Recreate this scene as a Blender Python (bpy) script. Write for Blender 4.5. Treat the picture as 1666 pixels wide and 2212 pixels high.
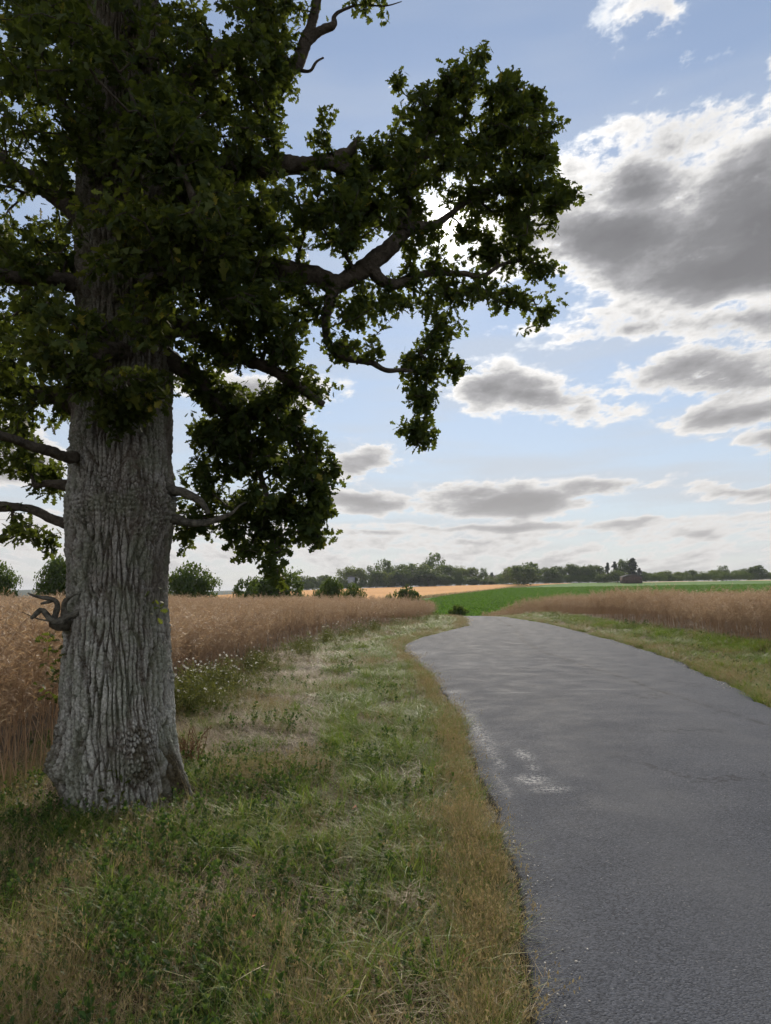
import bpy, math, random
import numpy as np

for _o in list(bpy.data.objects):
    bpy.data.objects.remove(_o, do_unlink=True)
SC = bpy.context.scene
COL = SC.collection
RNG = np.random.default_rng(11)
random.seed(11)

# ------------------------------------------------------------------ camera
EYE = 1.6                     # eye height in metres
PITCH = math.atan(0.1183)     # tilted slightly upwards
FPX = 1533.7                  # focal length, in units of the 1666 x 2212 survey sheet
cam_d = bpy.data.cameras.new('camera')
cam_d.sensor_fit = 'VERTICAL'
cam_d.sensor_height = 34.6
cam_d.lens = 24.0
cam_d.clip_start = 0.05
cam_d.clip_end = 20000
cam = bpy.data.objects.new('camera', cam_d)
cam.location = (0, 0, EYE)
cam.rotation_euler = (math.pi / 2 + PITCH, 0, 0)
COL.objects.link(cam)
SC.camera = cam


def ray(px, py):
    """bearing of a surveyed point, world axes (y = up the lane)"""
    u = (np.asarray(px, float) - 833) / FPX
    v = (1106 - np.asarray(py, float)) / FPX
    d = np.stack([u, math.cos(PITCH) - v * math.sin(PITCH), math.sin(PITCH) + v * math.cos(PITCH)], -1)
    return d


def P(px, py, Y):
    """surveyed point at distance Y up the lane"""
    d = ray(px, py)
    t = np.asarray(Y, float) / d[..., 1]
    return d * t[..., None] + np.array([0, 0, EYE])


def proj(p):
    p = np.asarray(p, float) - np.array([0, 0, EYE])
    c, s = math.cos(PITCH), math.sin(PITCH)
    dep = p[..., 1] * c + p[..., 2] * s
    up = -p[..., 1] * s + p[..., 2] * c
    dep = np.where(np.abs(dep) < 1e-6, 1e-6, dep)
    return 833 + FPX * p[..., 0] / dep, 1106 - FPX * up / dep, dep


# ------------------------------------------------------------------ sky
sd = ray(968, 480)
sd = sd / np.linalg.norm(sd)
SUN_EL = math.asin(sd[2])
SUN_AZ = math.atan2(sd[0], sd[1])
SUN_ANGLE = 6.0
SUN_STRENGTH = 3.0
SKY_STRENGTH = 0.11
CLOUD_SHIFT = (23.9, 9.2)

world = bpy.data.worlds.new('World')
SC.world = world
world.use_nodes = True
WN = world.node_tree.nodes
WL = world.node_tree.links
WN.clear()


class NB:
    """small helper to chain shader nodes"""

    def __init__(self, nt):
        self.nt = nt

    def node(self, t, **kw):
        n = self.nt.nodes.new(t)
        for k, v in kw.items():
            setattr(n, k, v)
        return n

    def put(self, sock, v):
        if isinstance(v, bpy.types.NodeSocket):
            self.nt.links.new(v, sock)
        elif v is not None:
            sock.default_value = v

    def m(self, op, a, b=None, c=None, clamp=False):
        n = self.node('ShaderNodeMath', operation=op, use_clamp=clamp)
        self.put(n.inputs[0], a)
        if b is not None:
            self.put(n.inputs[1], b)
        if c is not None:
            self.put(n.inputs[2], c)
        return n.outputs[0]

    def v(self, op, a, b=None, c=None):
        n = self.node('ShaderNodeVectorMath', operation=op)
        self.put(n.inputs[0], a)
        if b is not None:
            self.put(n.inputs[1], b)
        if c is not None:
            self.put(n.inputs[2], c)
        return n.outputs['Value'] if op in ('LENGTH', 'DOT_PRODUCT', 'DISTANCE') else n.outputs[0]

    def xyz(self, x, y, z):
        n = self.node('ShaderNodeCombineXYZ')
        for i, q in enumerate((x, y, z)):
            self.put(n.inputs[i], q)
        return n.outputs[0]

    def sep(self, vec):
        n = self.node('ShaderNodeSeparateXYZ')
        self.put(n.inputs[0], vec)
        return n.outputs

    def noise(self, vec, scale, detail=4, rough=0.5, dist=0.0, lac=2.0, color=False, dims='3D'):
        n = self.node('ShaderNodeTexNoise', noise_dimensions=dims)
        self.put(n.inputs['Vector'], vec)
        self.put(n.inputs['Scale'], scale)
        n.inputs['Detail'].default_value = detail
        n.inputs['Roughness'].default_value = rough
        n.inputs['Lacunarity'].default_value = lac
        n.inputs['Distortion'].default_value = dist
        return n.outputs['Color' if color else 'Fac']

    def voro(self, vec, scale, feature='F1', rnd=1.0, out='Distance'):
        n = self.node('ShaderNodeTexVoronoi', feature=feature)
        self.put(n.inputs['Vector'], vec)
        self.put(n.inputs['Scale'], scale)
        n.inputs['Randomness'].default_value = rnd
        return n.outputs[out]

    def mr(self, v, a, b, c=0.0, d=1.0, smooth=False):
        n = self.node('ShaderNodeMapRange', interpolation_type='SMOOTHSTEP' if smooth else 'LINEAR')
        self.put(n.inputs[0], v)
        for i, q in enumerate((a, b, c, d)):
            self.put(n.inputs[1 + i], q)
        return n.outputs[0]

    def mix(self, f, a, b, blend='MIX'):
        n = self.node('ShaderNodeMix', data_type='RGBA', blend_type=blend)
        n.clamp_factor = True
        self.put(n.inputs['Factor'], f)
        for k, q in (('A', a), ('B', b)):
            s = [i for i in n.inputs if i.name == k and i.type == 'RGBA'][0]
            if isinstance(q, tuple) and len(q) == 3:
                q = q + (1.0,)
            self.put(s, q)
        return [o for o in n.outputs if o.type == 'RGBA'][0]

    def ramp(self, f, stops, interp='LINEAR'):
        n = self.node('ShaderNodeValToRGB')
        n.color_ramp.interpolation = interp
        el = n.color_ramp.elements
        while len(el) < len(stops):
            el.new(0.5)
        for e, (p, c) in zip(el, stops):
            e.position = p
            e.color = tuple(c) + (1.0,) if len(c) == 3 else c
        self.put(n.inputs[0], f)
        return n.outputs[0]

    def attr(self, name, out='Fac'):
        n = self.node('ShaderNodeAttribute', attribute_name=name)
        return n.outputs[out]


W = NB(world.node_tree)
tc = W.node('ShaderNodeTexCoord').outputs['Generated']
dirv = W.v('NORMALIZE', tc)
dx, dy, dz = W.sep(dirv)
az = W.m('ARCTAN2', dx, dy)
el = W.m('ARCSINE', dz)
sky = W.node('ShaderNodeTexSky', sky_type='NISHITA')
sky.sun_disc = False
sky.sun_elevation = SUN_EL
sky.sun_rotation = SUN_AZ
sky.air_density = 1.0
sky.dust_density = 0.05
sky.ozone_density = 2.5
skyc = sky.outputs[0]
# cumulus: bearing, height and half-extents of each heap, then broken up by fractal noise
HEAPS = [(1450, 300, 112, 64), (1385, 395, 125, 95), (1640, 480, 240, 150), (1310, 520, 160, 95), (1560, 545, 270, 100), (1130, 520, 100, 60),
         (1360, 700, 120, 26), (1600, 700, 150, 40), (1535, 800, 155, 60), (1640, 890, 130, 48), (1670, 955, 80, 30),
         (1055, 850, 62, 50), (1165, 862, 112, 36), (1270, 888, 60, 18), (775, 1000, 85, 26),
         (1090, 1085, 190, 38), (1030, 1062, 120, 24), (1290, 1055, 110, 20), (790, 1090, 105, 26),
         (1620, 1057, 105, 20), (1090, 1136, 190, 12), (1340, 1134, 90, 13), (815, 1152, 100, 9), (1010, 1172, 70, 8),
         (1500, 1152, 80, 11), (1455, 10, 34, 24), (1640, 150, 12, 34), (1550, 140, 12, 12),
         (560, 860, 150, 42), (300, 1110, 160, 16), (-60, 980, 150, 60)]
# fractal warp tears the outlines of the heaps
elc = W.m('MAXIMUM', el, -0.02)
den = W.m('ADD', elc, 0.13)
cu = W.m('DIVIDE', az, W.m('POWER', den, 0.8))
cv = W.m('MULTIPLY', W.m('LOGARITHM', den, math.e), 1.9)
cpos = W.xyz(W.m('ADD', cu, CLOUD_SHIFT[0]), W.m('ADD', cv, CLOUD_SHIFT[1]), 3.7)
n1 = W.noise(cpos, 3.2, 6, 0.60, dims='2D')
n2 = W.noise(W.v('ADD', cpos, (7.1, 2.3, 1.0)), 12.0, 5, 0.66, dims='2D')
wscale = W.mr(el, 0.0, 0.55, 0.010, 0.055)
wn = W.noise(W.v('ADD', cpos, (3.3, 9.1, 4.0)), 2.4, 2, 0.55, color=True, dims='2D')
wv = W.v('MULTIPLY', W.v('SUBTRACT', wn, (0.5, 0.5, 0.5)), (2.6, 1.5, 0.0))
azel = W.v('MULTIPLY_ADD', wv, W.xyz(wscale, wscale, 0.0), W.xyz(az, el, 0.0))
field = None
for (hx, hy, hw, hh) in HEAPS:
    c = ray(hx, hy)
    a0 = math.atan2(c[0], c[1])
    e0 = math.asin(c[2] / np.linalg.norm(c))
    k = 1.0 / np.linalg.norm(c)
    rw = hw / FPX * k / math.cos(e0)
    rh = hh / FPX * k
    q = W.v('MULTIPLY_ADD', azel, (1 / rw, 1 / rh, 0.0), (-a0 / rw, -e0 / rh, 0.0))
    r0 = math.sqrt(min(rw, rh) * (0.5 * (rw + rh))) * 0.9
    s = W.m('MULTIPLY_ADD', W.v('LENGTH', q), -r0, r0)
    field = s if field is None else W.m('SMOOTH_MAX', field, s, 0.01)
# the same broken cumulus goes on all round the sky
base_n = W.noise(W.xyz(dx, dy, W.m('MULTIPLY', dz, 2.2)), 2.6, 2, 0.5)
inview = W.mr(W.m('ABSOLUTE', az), 0.6, 0.85, 0.0, 1.0, True)
gen = W.m('MULTIPLY', W.m('SUBTRACT', base_n, 0.50), 0.9)
gen = W.m('SUBTRACT', gen, W.m('MULTIPLY', W.m('SUBTRACT', 1.0, inview), 0.3))
field = W.m('SMOOTH_MAX', field, gen, 0.006)
amp = W.mr(el, 0.0, 0.5, 0.016, 0.125)
low = W.m('MULTIPLY', W.m('SUBTRACT', n1, 0.52), W.mr(el, 0.03, 0.22, 0.03, -0.10))
field = W.m('MAXIMUM', field, W.m('SUBTRACT', low, W.mr(el, 0.10, 0.25, 0.0, 0.2)))
nn = W.m('ADD', W.m('MULTIPLY', W.m('SUBTRACT', n1, 0.5), 1.3), W.m('MULTIPLY', W.m('SUBTRACT', n2, 0.5), 0.9))
wid = W.mr(el, 0.0, 0.5, 0.008, 0.045)
dens = W.m('MULTIPLY_ADD', nn, amp, W.m('MULTIPLY_ADD', wid, 0.45, field))
depth = W.m('DIVIDE', dens, wid)
mask = W.mr(depth, -0.05, 0.62, 0.0, 1.0, True)
mask = W.m('MULTIPLY', mask, W.mr(el, 0.0, 0.05, 0.25, 1.0))
core = W.m('DIVIDE', W.m('MULTIPLY_ADD', W.m('SUBTRACT', n1, 0.5), W.m('MULTIPLY', amp, 0.95), field), wid)
core = W.m('MINIMUM', core, W.m('MULTIPLY', depth, 0.9))
# thin edges of a cloud in front of the sun are bright, thick hearts are grey; clouds opposite the sun show their lit side
cosang = W.v('DOT_PRODUCT', dirv, tuple(sd))
ang = W.m('ARCCOSINE', W.m('MINIMUM', cosang, 0.99999))
glow = W.m('EXPONENT', W.m('MULTIPLY', ang, -5.0))
glow2 = W.m('EXPONENT', W.m('MULTIPLY', ang, -48.0))
shade = W.ramp(W.mr(W.m('ADD', core, W.m('MULTIPLY', W.m('SUBTRACT', n2, 0.5), 0.9)), -0.3, 1.75),
               [(0.0, (0.70, 0.74, 0.80)), (0.12, (0.90, 0.88, 0.86)), (0.25, (0.72, 0.71, 0.70)), (0.45, (0.38, 0.38, 0.395)), (0.72, (0.215, 0.217, 0.23)), (1.0, (0.165, 0.166, 0.178))])
shade = W.mix(W.mr(cosang, 0.55, -0.35), shade, (1.15, 1.10, 1.04))
edge = W.mr(depth, 0.2, 1.6, 1.0, 0.12, True)
lit = W.m('MULTIPLY_ADD', W.m('MULTIPLY', glow, edge), 0.6, 0.92)
cloudc = W.mix(1.0, shade, W.xyz(lit, lit, lit), 'MULTIPLY')
# clouds far off pale towards the horizon
hz = W.m('EXPONENT', W.m('MULTIPLY', W.m('MAXIMUM', el, 0.0), -5.0))
cloudc = W.mix(W.m('MULTIPLY', hz, 0.80), cloudc, (0.58, 0.56, 0.545))
skys = W.mix(1.0, skyc, (SKY_STRENGTH, SKY_STRENGTH, SKY_STRENGTH), 'MULTIPLY')
# thin high veil
veil_n = W.noise(W.xyz(W.m('MULTIPLY', cu, 0.7), W.m('MULTIPLY', cv, 2.2), 9.0), 1.6, 3, 0.55, 0.0, dims='2D')
veil = W.m('MULTIPLY', W.mr(veil_n, 0.38, 0.70, 0.55, 0.92, True), W.mr(el, 0.03, 0.7, 1.0, 0.5))
skys = W.mix(veil, skys, (0.535, 0.575, 0.635))
skys = W.mix(W.m('MULTIPLY', W.m('EXPONENT', W.m('MULTIPLY', W.m('MAXIMUM', el, 0.0), -7.0)), 0.97), skys, (0.565, 0.55, 0.535))
allsky = W.mix(mask, skys, cloudc)
g2 = W.m('MULTIPLY', glow2, 6.0)
allsky = W.mix(1.0, allsky, W.xyz(g2, W.m('MULTIPLY', g2, 0.95), W.m('MULTIPLY', g2, 0.86)), 'ADD')
bg = W.node('ShaderNodeBackground')
W.put(bg.inputs['Color'], allsky)
bg.inputs['Strength'].default_value = 0.76
wo = W.node('ShaderNodeOutputWorld')
WL.new(bg.outputs[0], wo.inputs['Surface'])
world.cycles.sampling_method = 'MANUAL'
world.cycles.sample_map_resolution = 512

# ------------------------------------------------------------------ sun, exposure, render settings
sun_d = bpy.data.lights.new('sun', 'SUN')
sun_d.energy = SUN_STRENGTH
sun_d.angle = math.radians(SUN_ANGLE)
sun_d.color = (1.0, 0.90, 0.76)
sun = bpy.data.objects.new('sun', sun_d)
from mathutils import Vector
sun.rotation_euler = Vector((-sd[0], -sd[1], -sd[2])).to_track_quat('-Z', 'Y').to_euler()
sun.location = (0, 0, 50)
COL.objects.link(sun)
VS = SC.view_settings
VS.view_transform = 'Standard'
VS.look = 'None'
VS.exposure = 0.6
VS.gamma = 1.0
VS.use_curve_mapping = False
CY = SC.cycles
CY.max_bounces = 4
CY.diffuse_bounces = 2
CY.glossy_bounces = 1
CY.transmission_bounces = 3
CY.transparent_max_bounces = 4
CY.volume_bounces = 0
CY.use_adaptive_sampling = True
CY.adaptive_threshold = 0.025
CY.adaptive_min_samples = 16
CY.use_denoising = True
try:
    CY.denoiser = 'OPENIMAGEDENOISE'
    CY.denoising_input_passes = 'RGB_ALBEDO_NORMAL'
    CY.denoising_prefilter = 'ACCURATE'
except Exception:
    pass
CY.sample_clamp_indirect = 4.0


# ------------------------------------------------------------------ numeric helpers
def sstep(a, b, x):
    t = np.clip((np.asarray(x, float) - a) / (b - a), 0, 1)
    return t * t * (3 - 2 * t)


def hash3(ix, iy, iz, seed=0):
    h = (ix.astype(np.int64) * 374761393 + iy.astype(np.int64) * 668265263 + iz.astype(np.int64) * 2147483647 + seed * 974634777) & 0xffffffff
    h = ((h ^ (h >> 13)) * 1274126177) & 0xffffffff
    h = ((h ^ (h >> 16)) * 2246822519) & 0xffffffff
    return ((h ^ (h >> 15)) & 0xffffff) / float(0x1000000)


def vnoise(x, y, z=0.0, seed=0):
    x, y, z = np.broadcast_arrays(np.asarray(x, float), np.asarray(y, float), np.asarray(z, float))
    ix, iy, iz = np.floor(x), np.floor(y), np.floor(z)
    fx, fy, fz = x - ix, y - iy, z - iz
    fx, fy, fz = [f * f * f * (f * (f * 6 - 15) + 10) for f in (fx, fy, fz)]
    r = 0
    for a in (0, 1):
        for b in (0, 1):
            for c in (0, 1):
                w = (fx if a else 1 - fx) * (fy if b else 1 - fy) * (fz if c else 1 - fz)
                r = r + w * hash3(ix + a, iy + b, iz + c, seed)
    return r


def fbm(x, y, z=0.0, o=4, seed=0, g=0.5):
    s, a, t = 0, 1.0, 0
    x, y, z = np.asarray(x, float), np.asarray(y, float), np.asarray(z, float)
    for i in range(o):
        s = s + a * vnoise(x, y, z, seed + i)
        t += a
        a *= g
        x, y, z = x * 2.03, y * 2.03, z * 2.03
    return s / t


def voronoi2(x, y, seed=0):
    """F1, F2 and the cell's random number"""
    x = np.asarray(x, float)
    y = np.asarray(y, float)
    ix, iy = np.floor(x), np.floor(y)
    f1 = np.full(x.shape, 9.0)
    f2 = np.full(x.shape, 9.0)
    cid = np.zeros(x.shape)
    zz = np.zeros_like(ix)
    for a in (-1, 0, 1):
        for b in (-1, 0, 1):
            cx, cy = ix + a, iy + b
            px = cx + hash3(cx, cy, zz, seed)
            py = cy + hash3(cx, cy, zz + 1, seed)
            d = np.hypot(px - x, py - y)
            h = hash3(cx, cy, zz + 2, seed)
            closer = d < f1
            f2 = np.where(closer, f1, np.minimum(f2, d))
            cid = np.where(closer, h, cid)
            f1 = np.where(closer, d, f1)
    return f1, f2, cid


def make_mesh(name, V, faces, mats=(), attrs=None, smooth=False, matidx=None):
    """faces: one array (M,k) or a list of such arrays"""
    if not isinstance(faces, (list, tuple)):
        faces = [faces]
    faces = [np.asarray(f, np.int32) for f in faces if len(f)]
    V = np.asarray(V, np.float32).reshape(-1, 3)
    me = bpy.data.meshes.new(name)
    me.vertices.add(len(V))
    me.vertices.foreach_set('co', V.ravel())
    if faces:
        li = np.concatenate([f.ravel() for f in faces])
        tot = np.concatenate([np.full(len(f), f.shape[1], np.int32) for f in faces])
        st = np.concatenate([[0], np.cumsum(tot)[:-1]]).astype(np.int32)
        me.loops.add(len(li))
        me.loops.foreach_set('vertex_index', li)
        me.polygons.add(len(tot))
        me.polygons.foreach_set('loop_start', st)
        if matidx is not None:
            me.polygons.foreach_set('material_index', np.asarray(matidx, np.int32))
        if smooth:
            me.polygons.foreach_set('use_smooth', np.ones(len(tot), bool))
    me.update(calc_edges=True)
    for k, a in (attrs or {}).items():
        at = me.attributes.new(k, 'FLOAT', 'POINT')
        at.data.foreach_set('value', np.asarray(a, np.float32))
    for m in mats:
        me.materials.append(m)
    return me


def link(name, me, parent=None, loc=None, label=None, cat=None, group=None, kind=None):
    o = bpy.data.objects.new(name, me)
    COL.objects.link(o)
    if parent is not None:
        o.parent = parent
    if loc is not None:
        o.location = loc
    tag(o, label, cat, group, kind)
    return o


def tag(o, label=None, cat=None, group=None, kind=None):
    for k, v in (('label', label), ('category', cat), ('group', group), ('kind', kind)):
        if v:
            o[k] = v
    return o


def tube(path, rad, k=8, cap=True):
    path = np.asarray(path, float)
    n = len(path)
    rad = np.broadcast_to(np.asarray(rad, float), (n,))
    tang = np.gradient(path, axis=0)
    tang /= np.linalg.norm(tang, axis=1)[:, None] + 1e-9
    ref = np.array([0.31, 0.22, 0.92])
    if abs(tang[0] @ ref) > 0.9:
        ref = np.array([0.9, 0.3, 0.1])
    u = np.cross(tang[0], ref)
    u /= np.linalg.norm(u)
    V = np.zeros((n, k, 3))
    a = np.arange(k) / k * 2 * math.pi
    ca, sa = np.cos(a)[:, None], np.sin(a)[:, None]
    for i in range(n):
        u = u - tang[i] * (u @ tang[i])
        u /= np.linalg.norm(u) + 1e-9
        w = np.cross(tang[i], u)
        V[i] = path[i] + rad[i] * (ca * u + sa * w)
    i = np.arange(n - 1)[:, None]
    j = np.arange(k)[None, :]
    F = np.stack([i * k + j, i * k + (j + 1) % k, (i + 1) * k + (j + 1) % k, (i + 1) * k + j], -1).reshape(-1, 4)
    V = V.reshape(-1, 3)
    faces = [F]
    if cap:
        V = np.vstack([V, path[-1]])
        e = len(V) - 1
        jj = np.arange(k)
        faces.append(np.stack([(n - 1) * k + jj, (n - 1) * k + (jj + 1) % k, np.full(k, e)], -1))
    return V, faces


class MB:
    """collects pieces into one mesh"""

    def __init__(self):
        self.V, self.F, self.A, self.n = [], {3: [], 4: []}, {}, 0
        self.M = {3: [], 4: []}

    def add(self, V, faces, mat=0, **attrs):
        V = np.asarray(V, float).reshape(-1, 3)
        if not isinstance(faces, (list, tuple)):
            faces = [faces]
        for f in faces:
            f = np.asarray(f, np.int64)
            if len(f):
                self.F[f.shape[1]].append(f + self.n)
                self.M[f.shape[1]].append(np.full(len(f), mat))
        for k, a in attrs.items():
            self.A.setdefault(k, []).append(np.broadcast_to(np.asarray(a, float), (len(V),)))
        self.V.append(V)
        self.n += len(V)

    def mesh(self, name, mats, smooth=False):
        fs = [np.concatenate(self.F[k]) for k in (3, 4) if self.F[k]]
        mi = np.concatenate([np.concatenate(self.M[k]) for k in (3, 4) if self.F[k]])
        return make_mesh(name, np.concatenate(self.V), fs, mats, {k: np.concatenate(a) for k, a in self.A.items()}, smooth, mi)


def catmull(pts, n=8):
    pts = np.asarray(pts, float)
    Q = np.vstack([2 * pts[0] - pts[1], pts, 2 * pts[-1] - pts[-2]])
    out = []
    for i in range(1, len(Q) - 2):
        p0, p1, p2, p3 = Q[i - 1], Q[i], Q[i + 1], Q[i + 2]
        for t in np.arange(n) / n:
            out.append(0.5 * (2 * p1 + (p2 - p0) * t + (2 * p0 - 5 * p1 + 4 * p2 - p3) * t * t + (3 * p1 - p0 - 3 * p2 + p3) * t ** 3))
    out.append(pts[-1])
    return np.array(out)


# ------------------------------------------------------------------ materials
def new_mat(name):
    m = bpy.data.materials.new(name)
    m.use_nodes = True
    nt = m.node_tree
    nt.nodes.clear()
    b = NB(nt)
    out = b.node('ShaderNodeOutputMaterial')
    return m, b, out


def plain_mat(name, color, rough=0.8, var=0.25, scale=6.0, spec=0.3, bump=0.0, bscale=40.0):
    m, b, out = new_mat(name)
    g = b.node('ShaderNodeNewGeometry').outputs['Position']
    n = b.noise(g, scale, 5, 0.6)
    c = b.mix(b.mr(n, 0.3, 0.7), tuple(x * (1 - var) for x in color), tuple(min(1, x * (1 + var)) for x in color))
    p = b.node('ShaderNodeBsdfPrincipled')
    b.put(p.inputs['Base Color'], c)
    p.inputs['Roughness'].default_value = rough
    p.inputs['Specular IOR Level'].default_value = spec
    if bump:
        bp = b.node('ShaderNodeBump')
        bp.inputs['Strength'].default_value = 1.0
        bp.inputs['Distance'].default_value = bump
        b.put(bp.inputs['Height'], b.noise(g, bscale, 4, 0.6))
        b.put(p.inputs['Normal'], bp.outputs[0])
    nt = m.node_tree
    nt.links.new(p.outputs[0], out.inputs['Surface'])
    return m


def foliage_mat(name, stops, trans=0.35, tcol=(0.12, 0.18, 0.02), rough=0.5, spec=0.3, attr='var', objrand=0.0, posvar=0.0, posscale=1.0):
    """leaf: diffuse + gloss + light coming through; colour by the leaf's own random number"""
    m, b, out = new_mat(name)
    f = b.attr(attr)
    if objrand:
        r = b.node('ShaderNodeObjectInfo').outputs['Random']
        f = b.m('ADD', f, b.m('MULTIPLY', b.m('SUBTRACT', r, 0.5), objrand), clamp=True)
    if posvar:
        g = b.node('ShaderNodeNewGeometry').outputs['Position']
        n = b.noise(g, posscale, 3, 0.5)
        f = b.m('ADD', f, b.m('MULTIPLY', b.m('SUBTRACT', n, 0.5), posvar), clamp=True)
    c = b.ramp(f, stops)
    p = b.node('ShaderNodeBsdfPrincipled')
    b.put(p.inputs['Base Color'], c)
    p.inputs['Roughness'].default_value = rough
    p.inputs['Specular IOR Level'].default_value = spec
    sh = p.outputs[0]
    if trans:
        t = b.node('ShaderNodeBsdfTranslucent')
        b.put(t.inputs['Color'], b.mix(0.6, c, tcol))
        mx = b.node('ShaderNodeMixShader')
        mx.inputs[0].default_value = trans
        m.node_tree.links.new(sh, mx.inputs[1])
        m.node_tree.links.new(t.outputs[0], mx.inputs[2])
        sh = mx.outputs[0]
    m.node_tree.links.new(sh, out.inputs['Surface'])
    return m


M_OAKLEAF = foliage_mat('oak_leaf', [(0.0, (0.018, 0.036, 0.012)), (0.45, (0.034, 0.053, 0.019)), (0.75, (0.062, 0.08, 0.024)), (0.92, (0.13, 0.14, 0.026)), (1.0, (0.24, 0.20, 0.035))],
                        0.42, (0.19, 0.23, 0.022), 0.6, 0.12)
M_GRASS = foliage_mat('green_grass', [(0.0, (0.045, 0.085, 0.014)), (0.5, (0.10, 0.17, 0.022)), (0.8, (0.165, 0.215, 0.038)), (1.0, (0.27, 0.25, 0.07))],
                      0.42, (0.20, 0.30, 0.03), 0.55, 0.2, objrand=0.35)
M_DRY = foliage_mat('dry_grass', [(0.0, (0.15, 0.105, 0.05)), (0.5, (0.26, 0.195, 0.092)), (1.0, (0.38, 0.30, 0.15))], 0.3, (0.31, 0.245, 0.10), 0.6, 0.3, objrand=0.3)
M_HAY = foliage_mat('cut_hay', [(0.0, (0.19, 0.135, 0.075)), (0.5, (0.33, 0.25, 0.145)), (1.0, (0.48, 0.39, 0.25))], 0.15, (0.3, 0.22, 0.1), 0.6, 0.3, objrand=0.3)
M_SPROUT = foliage_mat('weed_leaf', [(0.0, (0.028, 0.056, 0.018)), (0.55, (0.05, 0.10, 0.026)), (0.85, (0.10, 0.16, 0.035)), (1.0, (0.20, 0.24, 0.05))],
                       0.3, (0.14, 0.22, 0.03), 0.6, 0.15, objrand=0.25)
M_RAPE = foliage_mat('rape_straw', [(0.0, (0.18, 0.115, 0.065)), (0.5, (0.36, 0.245, 0.155)), (0.9, (0.53, 0.39, 0.26)), (1.0, (0.70, 0.60, 0.43))],
                     0.34, (0.52, 0.35, 0.18), 0.55, 0.35, objrand=0.25)
M_MAYLEAF = foliage_mat('mayweed_leaf', [(0.0, (0.06, 0.075, 0.022)), (0.6, (0.11, 0.125, 0.035)), (1.0, (0.20, 0.19, 0.05))], 0.3, (0.2, 0.22, 0.04), 0.5, 0.3, objrand=0.4)
M_PETAL = foliage_mat('petal', [(0.0, (0.72, 0.72, 0.68)), (1.0, (0.8, 0.8, 0.78))], 0.3, (0.8, 0.8, 0.75), 0.6, 0.2)
M_EYE = plain_mat('flower_eye', (0.55, 0.38, 0.03), 0.8)
M_FARLEAF = foliage_mat('tree_leaf', [(0.0, (0.03, 0.058, 0.016)), (0.5, (0.055, 0.092, 0.022)), (1.0, (0.10, 0.14, 0.03))], 0.4, (0.17, 0.23, 0.025), 0.6, 0.1, objrand=0.5)
M_PALELEAF = foliage_mat('pale_tree_leaf', [(0.0, (0.06, 0.095, 0.022)), (0.5, (0.095, 0.135, 0.03)), (1.0, (0.15, 0.18, 0.042))], 0.4, (0.22, 0.27, 0.03), 0.6, 0.1, objrand=0.4)
M_NEEDLE = foliage_mat('pine_needle', [(0.0, (0.018, 0.034, 0.020)), (1.0, (0.04, 0.058, 0.03))], 0.1, (0.05, 0.07, 0.02), 0.55, 0.3)
M_BEET = foliage_mat('beet_leaf', [(0.0, (0.06, 0.125, 0.02)), (0.5, (0.09, 0.18, 0.026)), (1.0, (0.14, 0.24, 0.034))], 0.35, (0.17, 0.36, 0.02), 0.6, 0.1, objrand=0.5)
M_BARK2 = plain_mat('branch_bark', (0.075, 0.065, 0.053), 0.9, 0.5, 16.0, 0.1, 0.02, 55.0)
M_LICHENBARK = plain_mat('lichened_bark', (0.105, 0.10, 0.085), 0.9, 0.6, 22.0, 0.1, 0.02, 60.0)
M_TREEBARK = plain_mat('tree_bark', (0.10, 0.085, 0.07), 0.9, 0.3, 3.0, 0.2)


def bark_material():
    m, b, out = new_mat('oak_bark')
    g = b.node('ShaderNodeNewGeometry').outputs['Position']
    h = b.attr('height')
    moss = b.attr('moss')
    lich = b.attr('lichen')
    n1 = b.noise(g, 3.0, 5, 0.6)
    n2 = b.noise(g, 55.0, 4, 0.65)
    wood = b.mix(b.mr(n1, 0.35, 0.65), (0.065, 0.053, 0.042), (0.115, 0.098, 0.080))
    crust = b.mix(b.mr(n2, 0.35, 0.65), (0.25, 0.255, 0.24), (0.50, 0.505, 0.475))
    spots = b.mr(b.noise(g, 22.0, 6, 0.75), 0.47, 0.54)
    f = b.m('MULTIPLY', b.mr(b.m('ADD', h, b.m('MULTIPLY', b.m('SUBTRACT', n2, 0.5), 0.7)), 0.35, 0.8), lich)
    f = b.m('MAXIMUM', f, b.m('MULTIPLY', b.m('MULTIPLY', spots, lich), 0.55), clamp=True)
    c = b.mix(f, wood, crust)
    green = b.mix(b.mr(n2, 0.4, 0.7), (0.13, 0.15, 0.10), (0.21, 0.235, 0.175))
    c = b.mix(b.m('MULTIPLY', b.mr(b.noise(g, 5.0, 4, 0.6), 0.47, 0.60), 0.5), c, green)
    c = b.mix(b.m('MULTIPLY', b.mr(b.noise(b.v('MULTIPLY', g, (1.0, 1.0, 0.35)), 4.0, 5, 0.65), 0.53, 0.66), 0.32), c, (0.085, 0.072, 0.058))
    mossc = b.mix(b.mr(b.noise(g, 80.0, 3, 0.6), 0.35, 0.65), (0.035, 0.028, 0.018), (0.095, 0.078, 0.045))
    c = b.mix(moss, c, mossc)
    p = b.node('ShaderNodeBsdfPrincipled')
    b.put(p.inputs['Base Color'], c)
    p.inputs['Roughness'].default_value = 0.92
    p.inputs['Specular IOR Level'].default_value = 0.2
    bp = b.node('ShaderNodeBump')
    bp.inputs['Strength'].default_value = 0.8
    bp.inputs['Distance'].default_value = 0.012
    b.put(bp.inputs['Height'], b.noise(g, 70.0, 5, 0.7))
    b.put(p.inputs['Normal'], bp.outputs[0])
    m.node_tree.links.new(p.outputs[0], out.inputs['Surface'])
    return m


M_BARK = bark_material()


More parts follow.
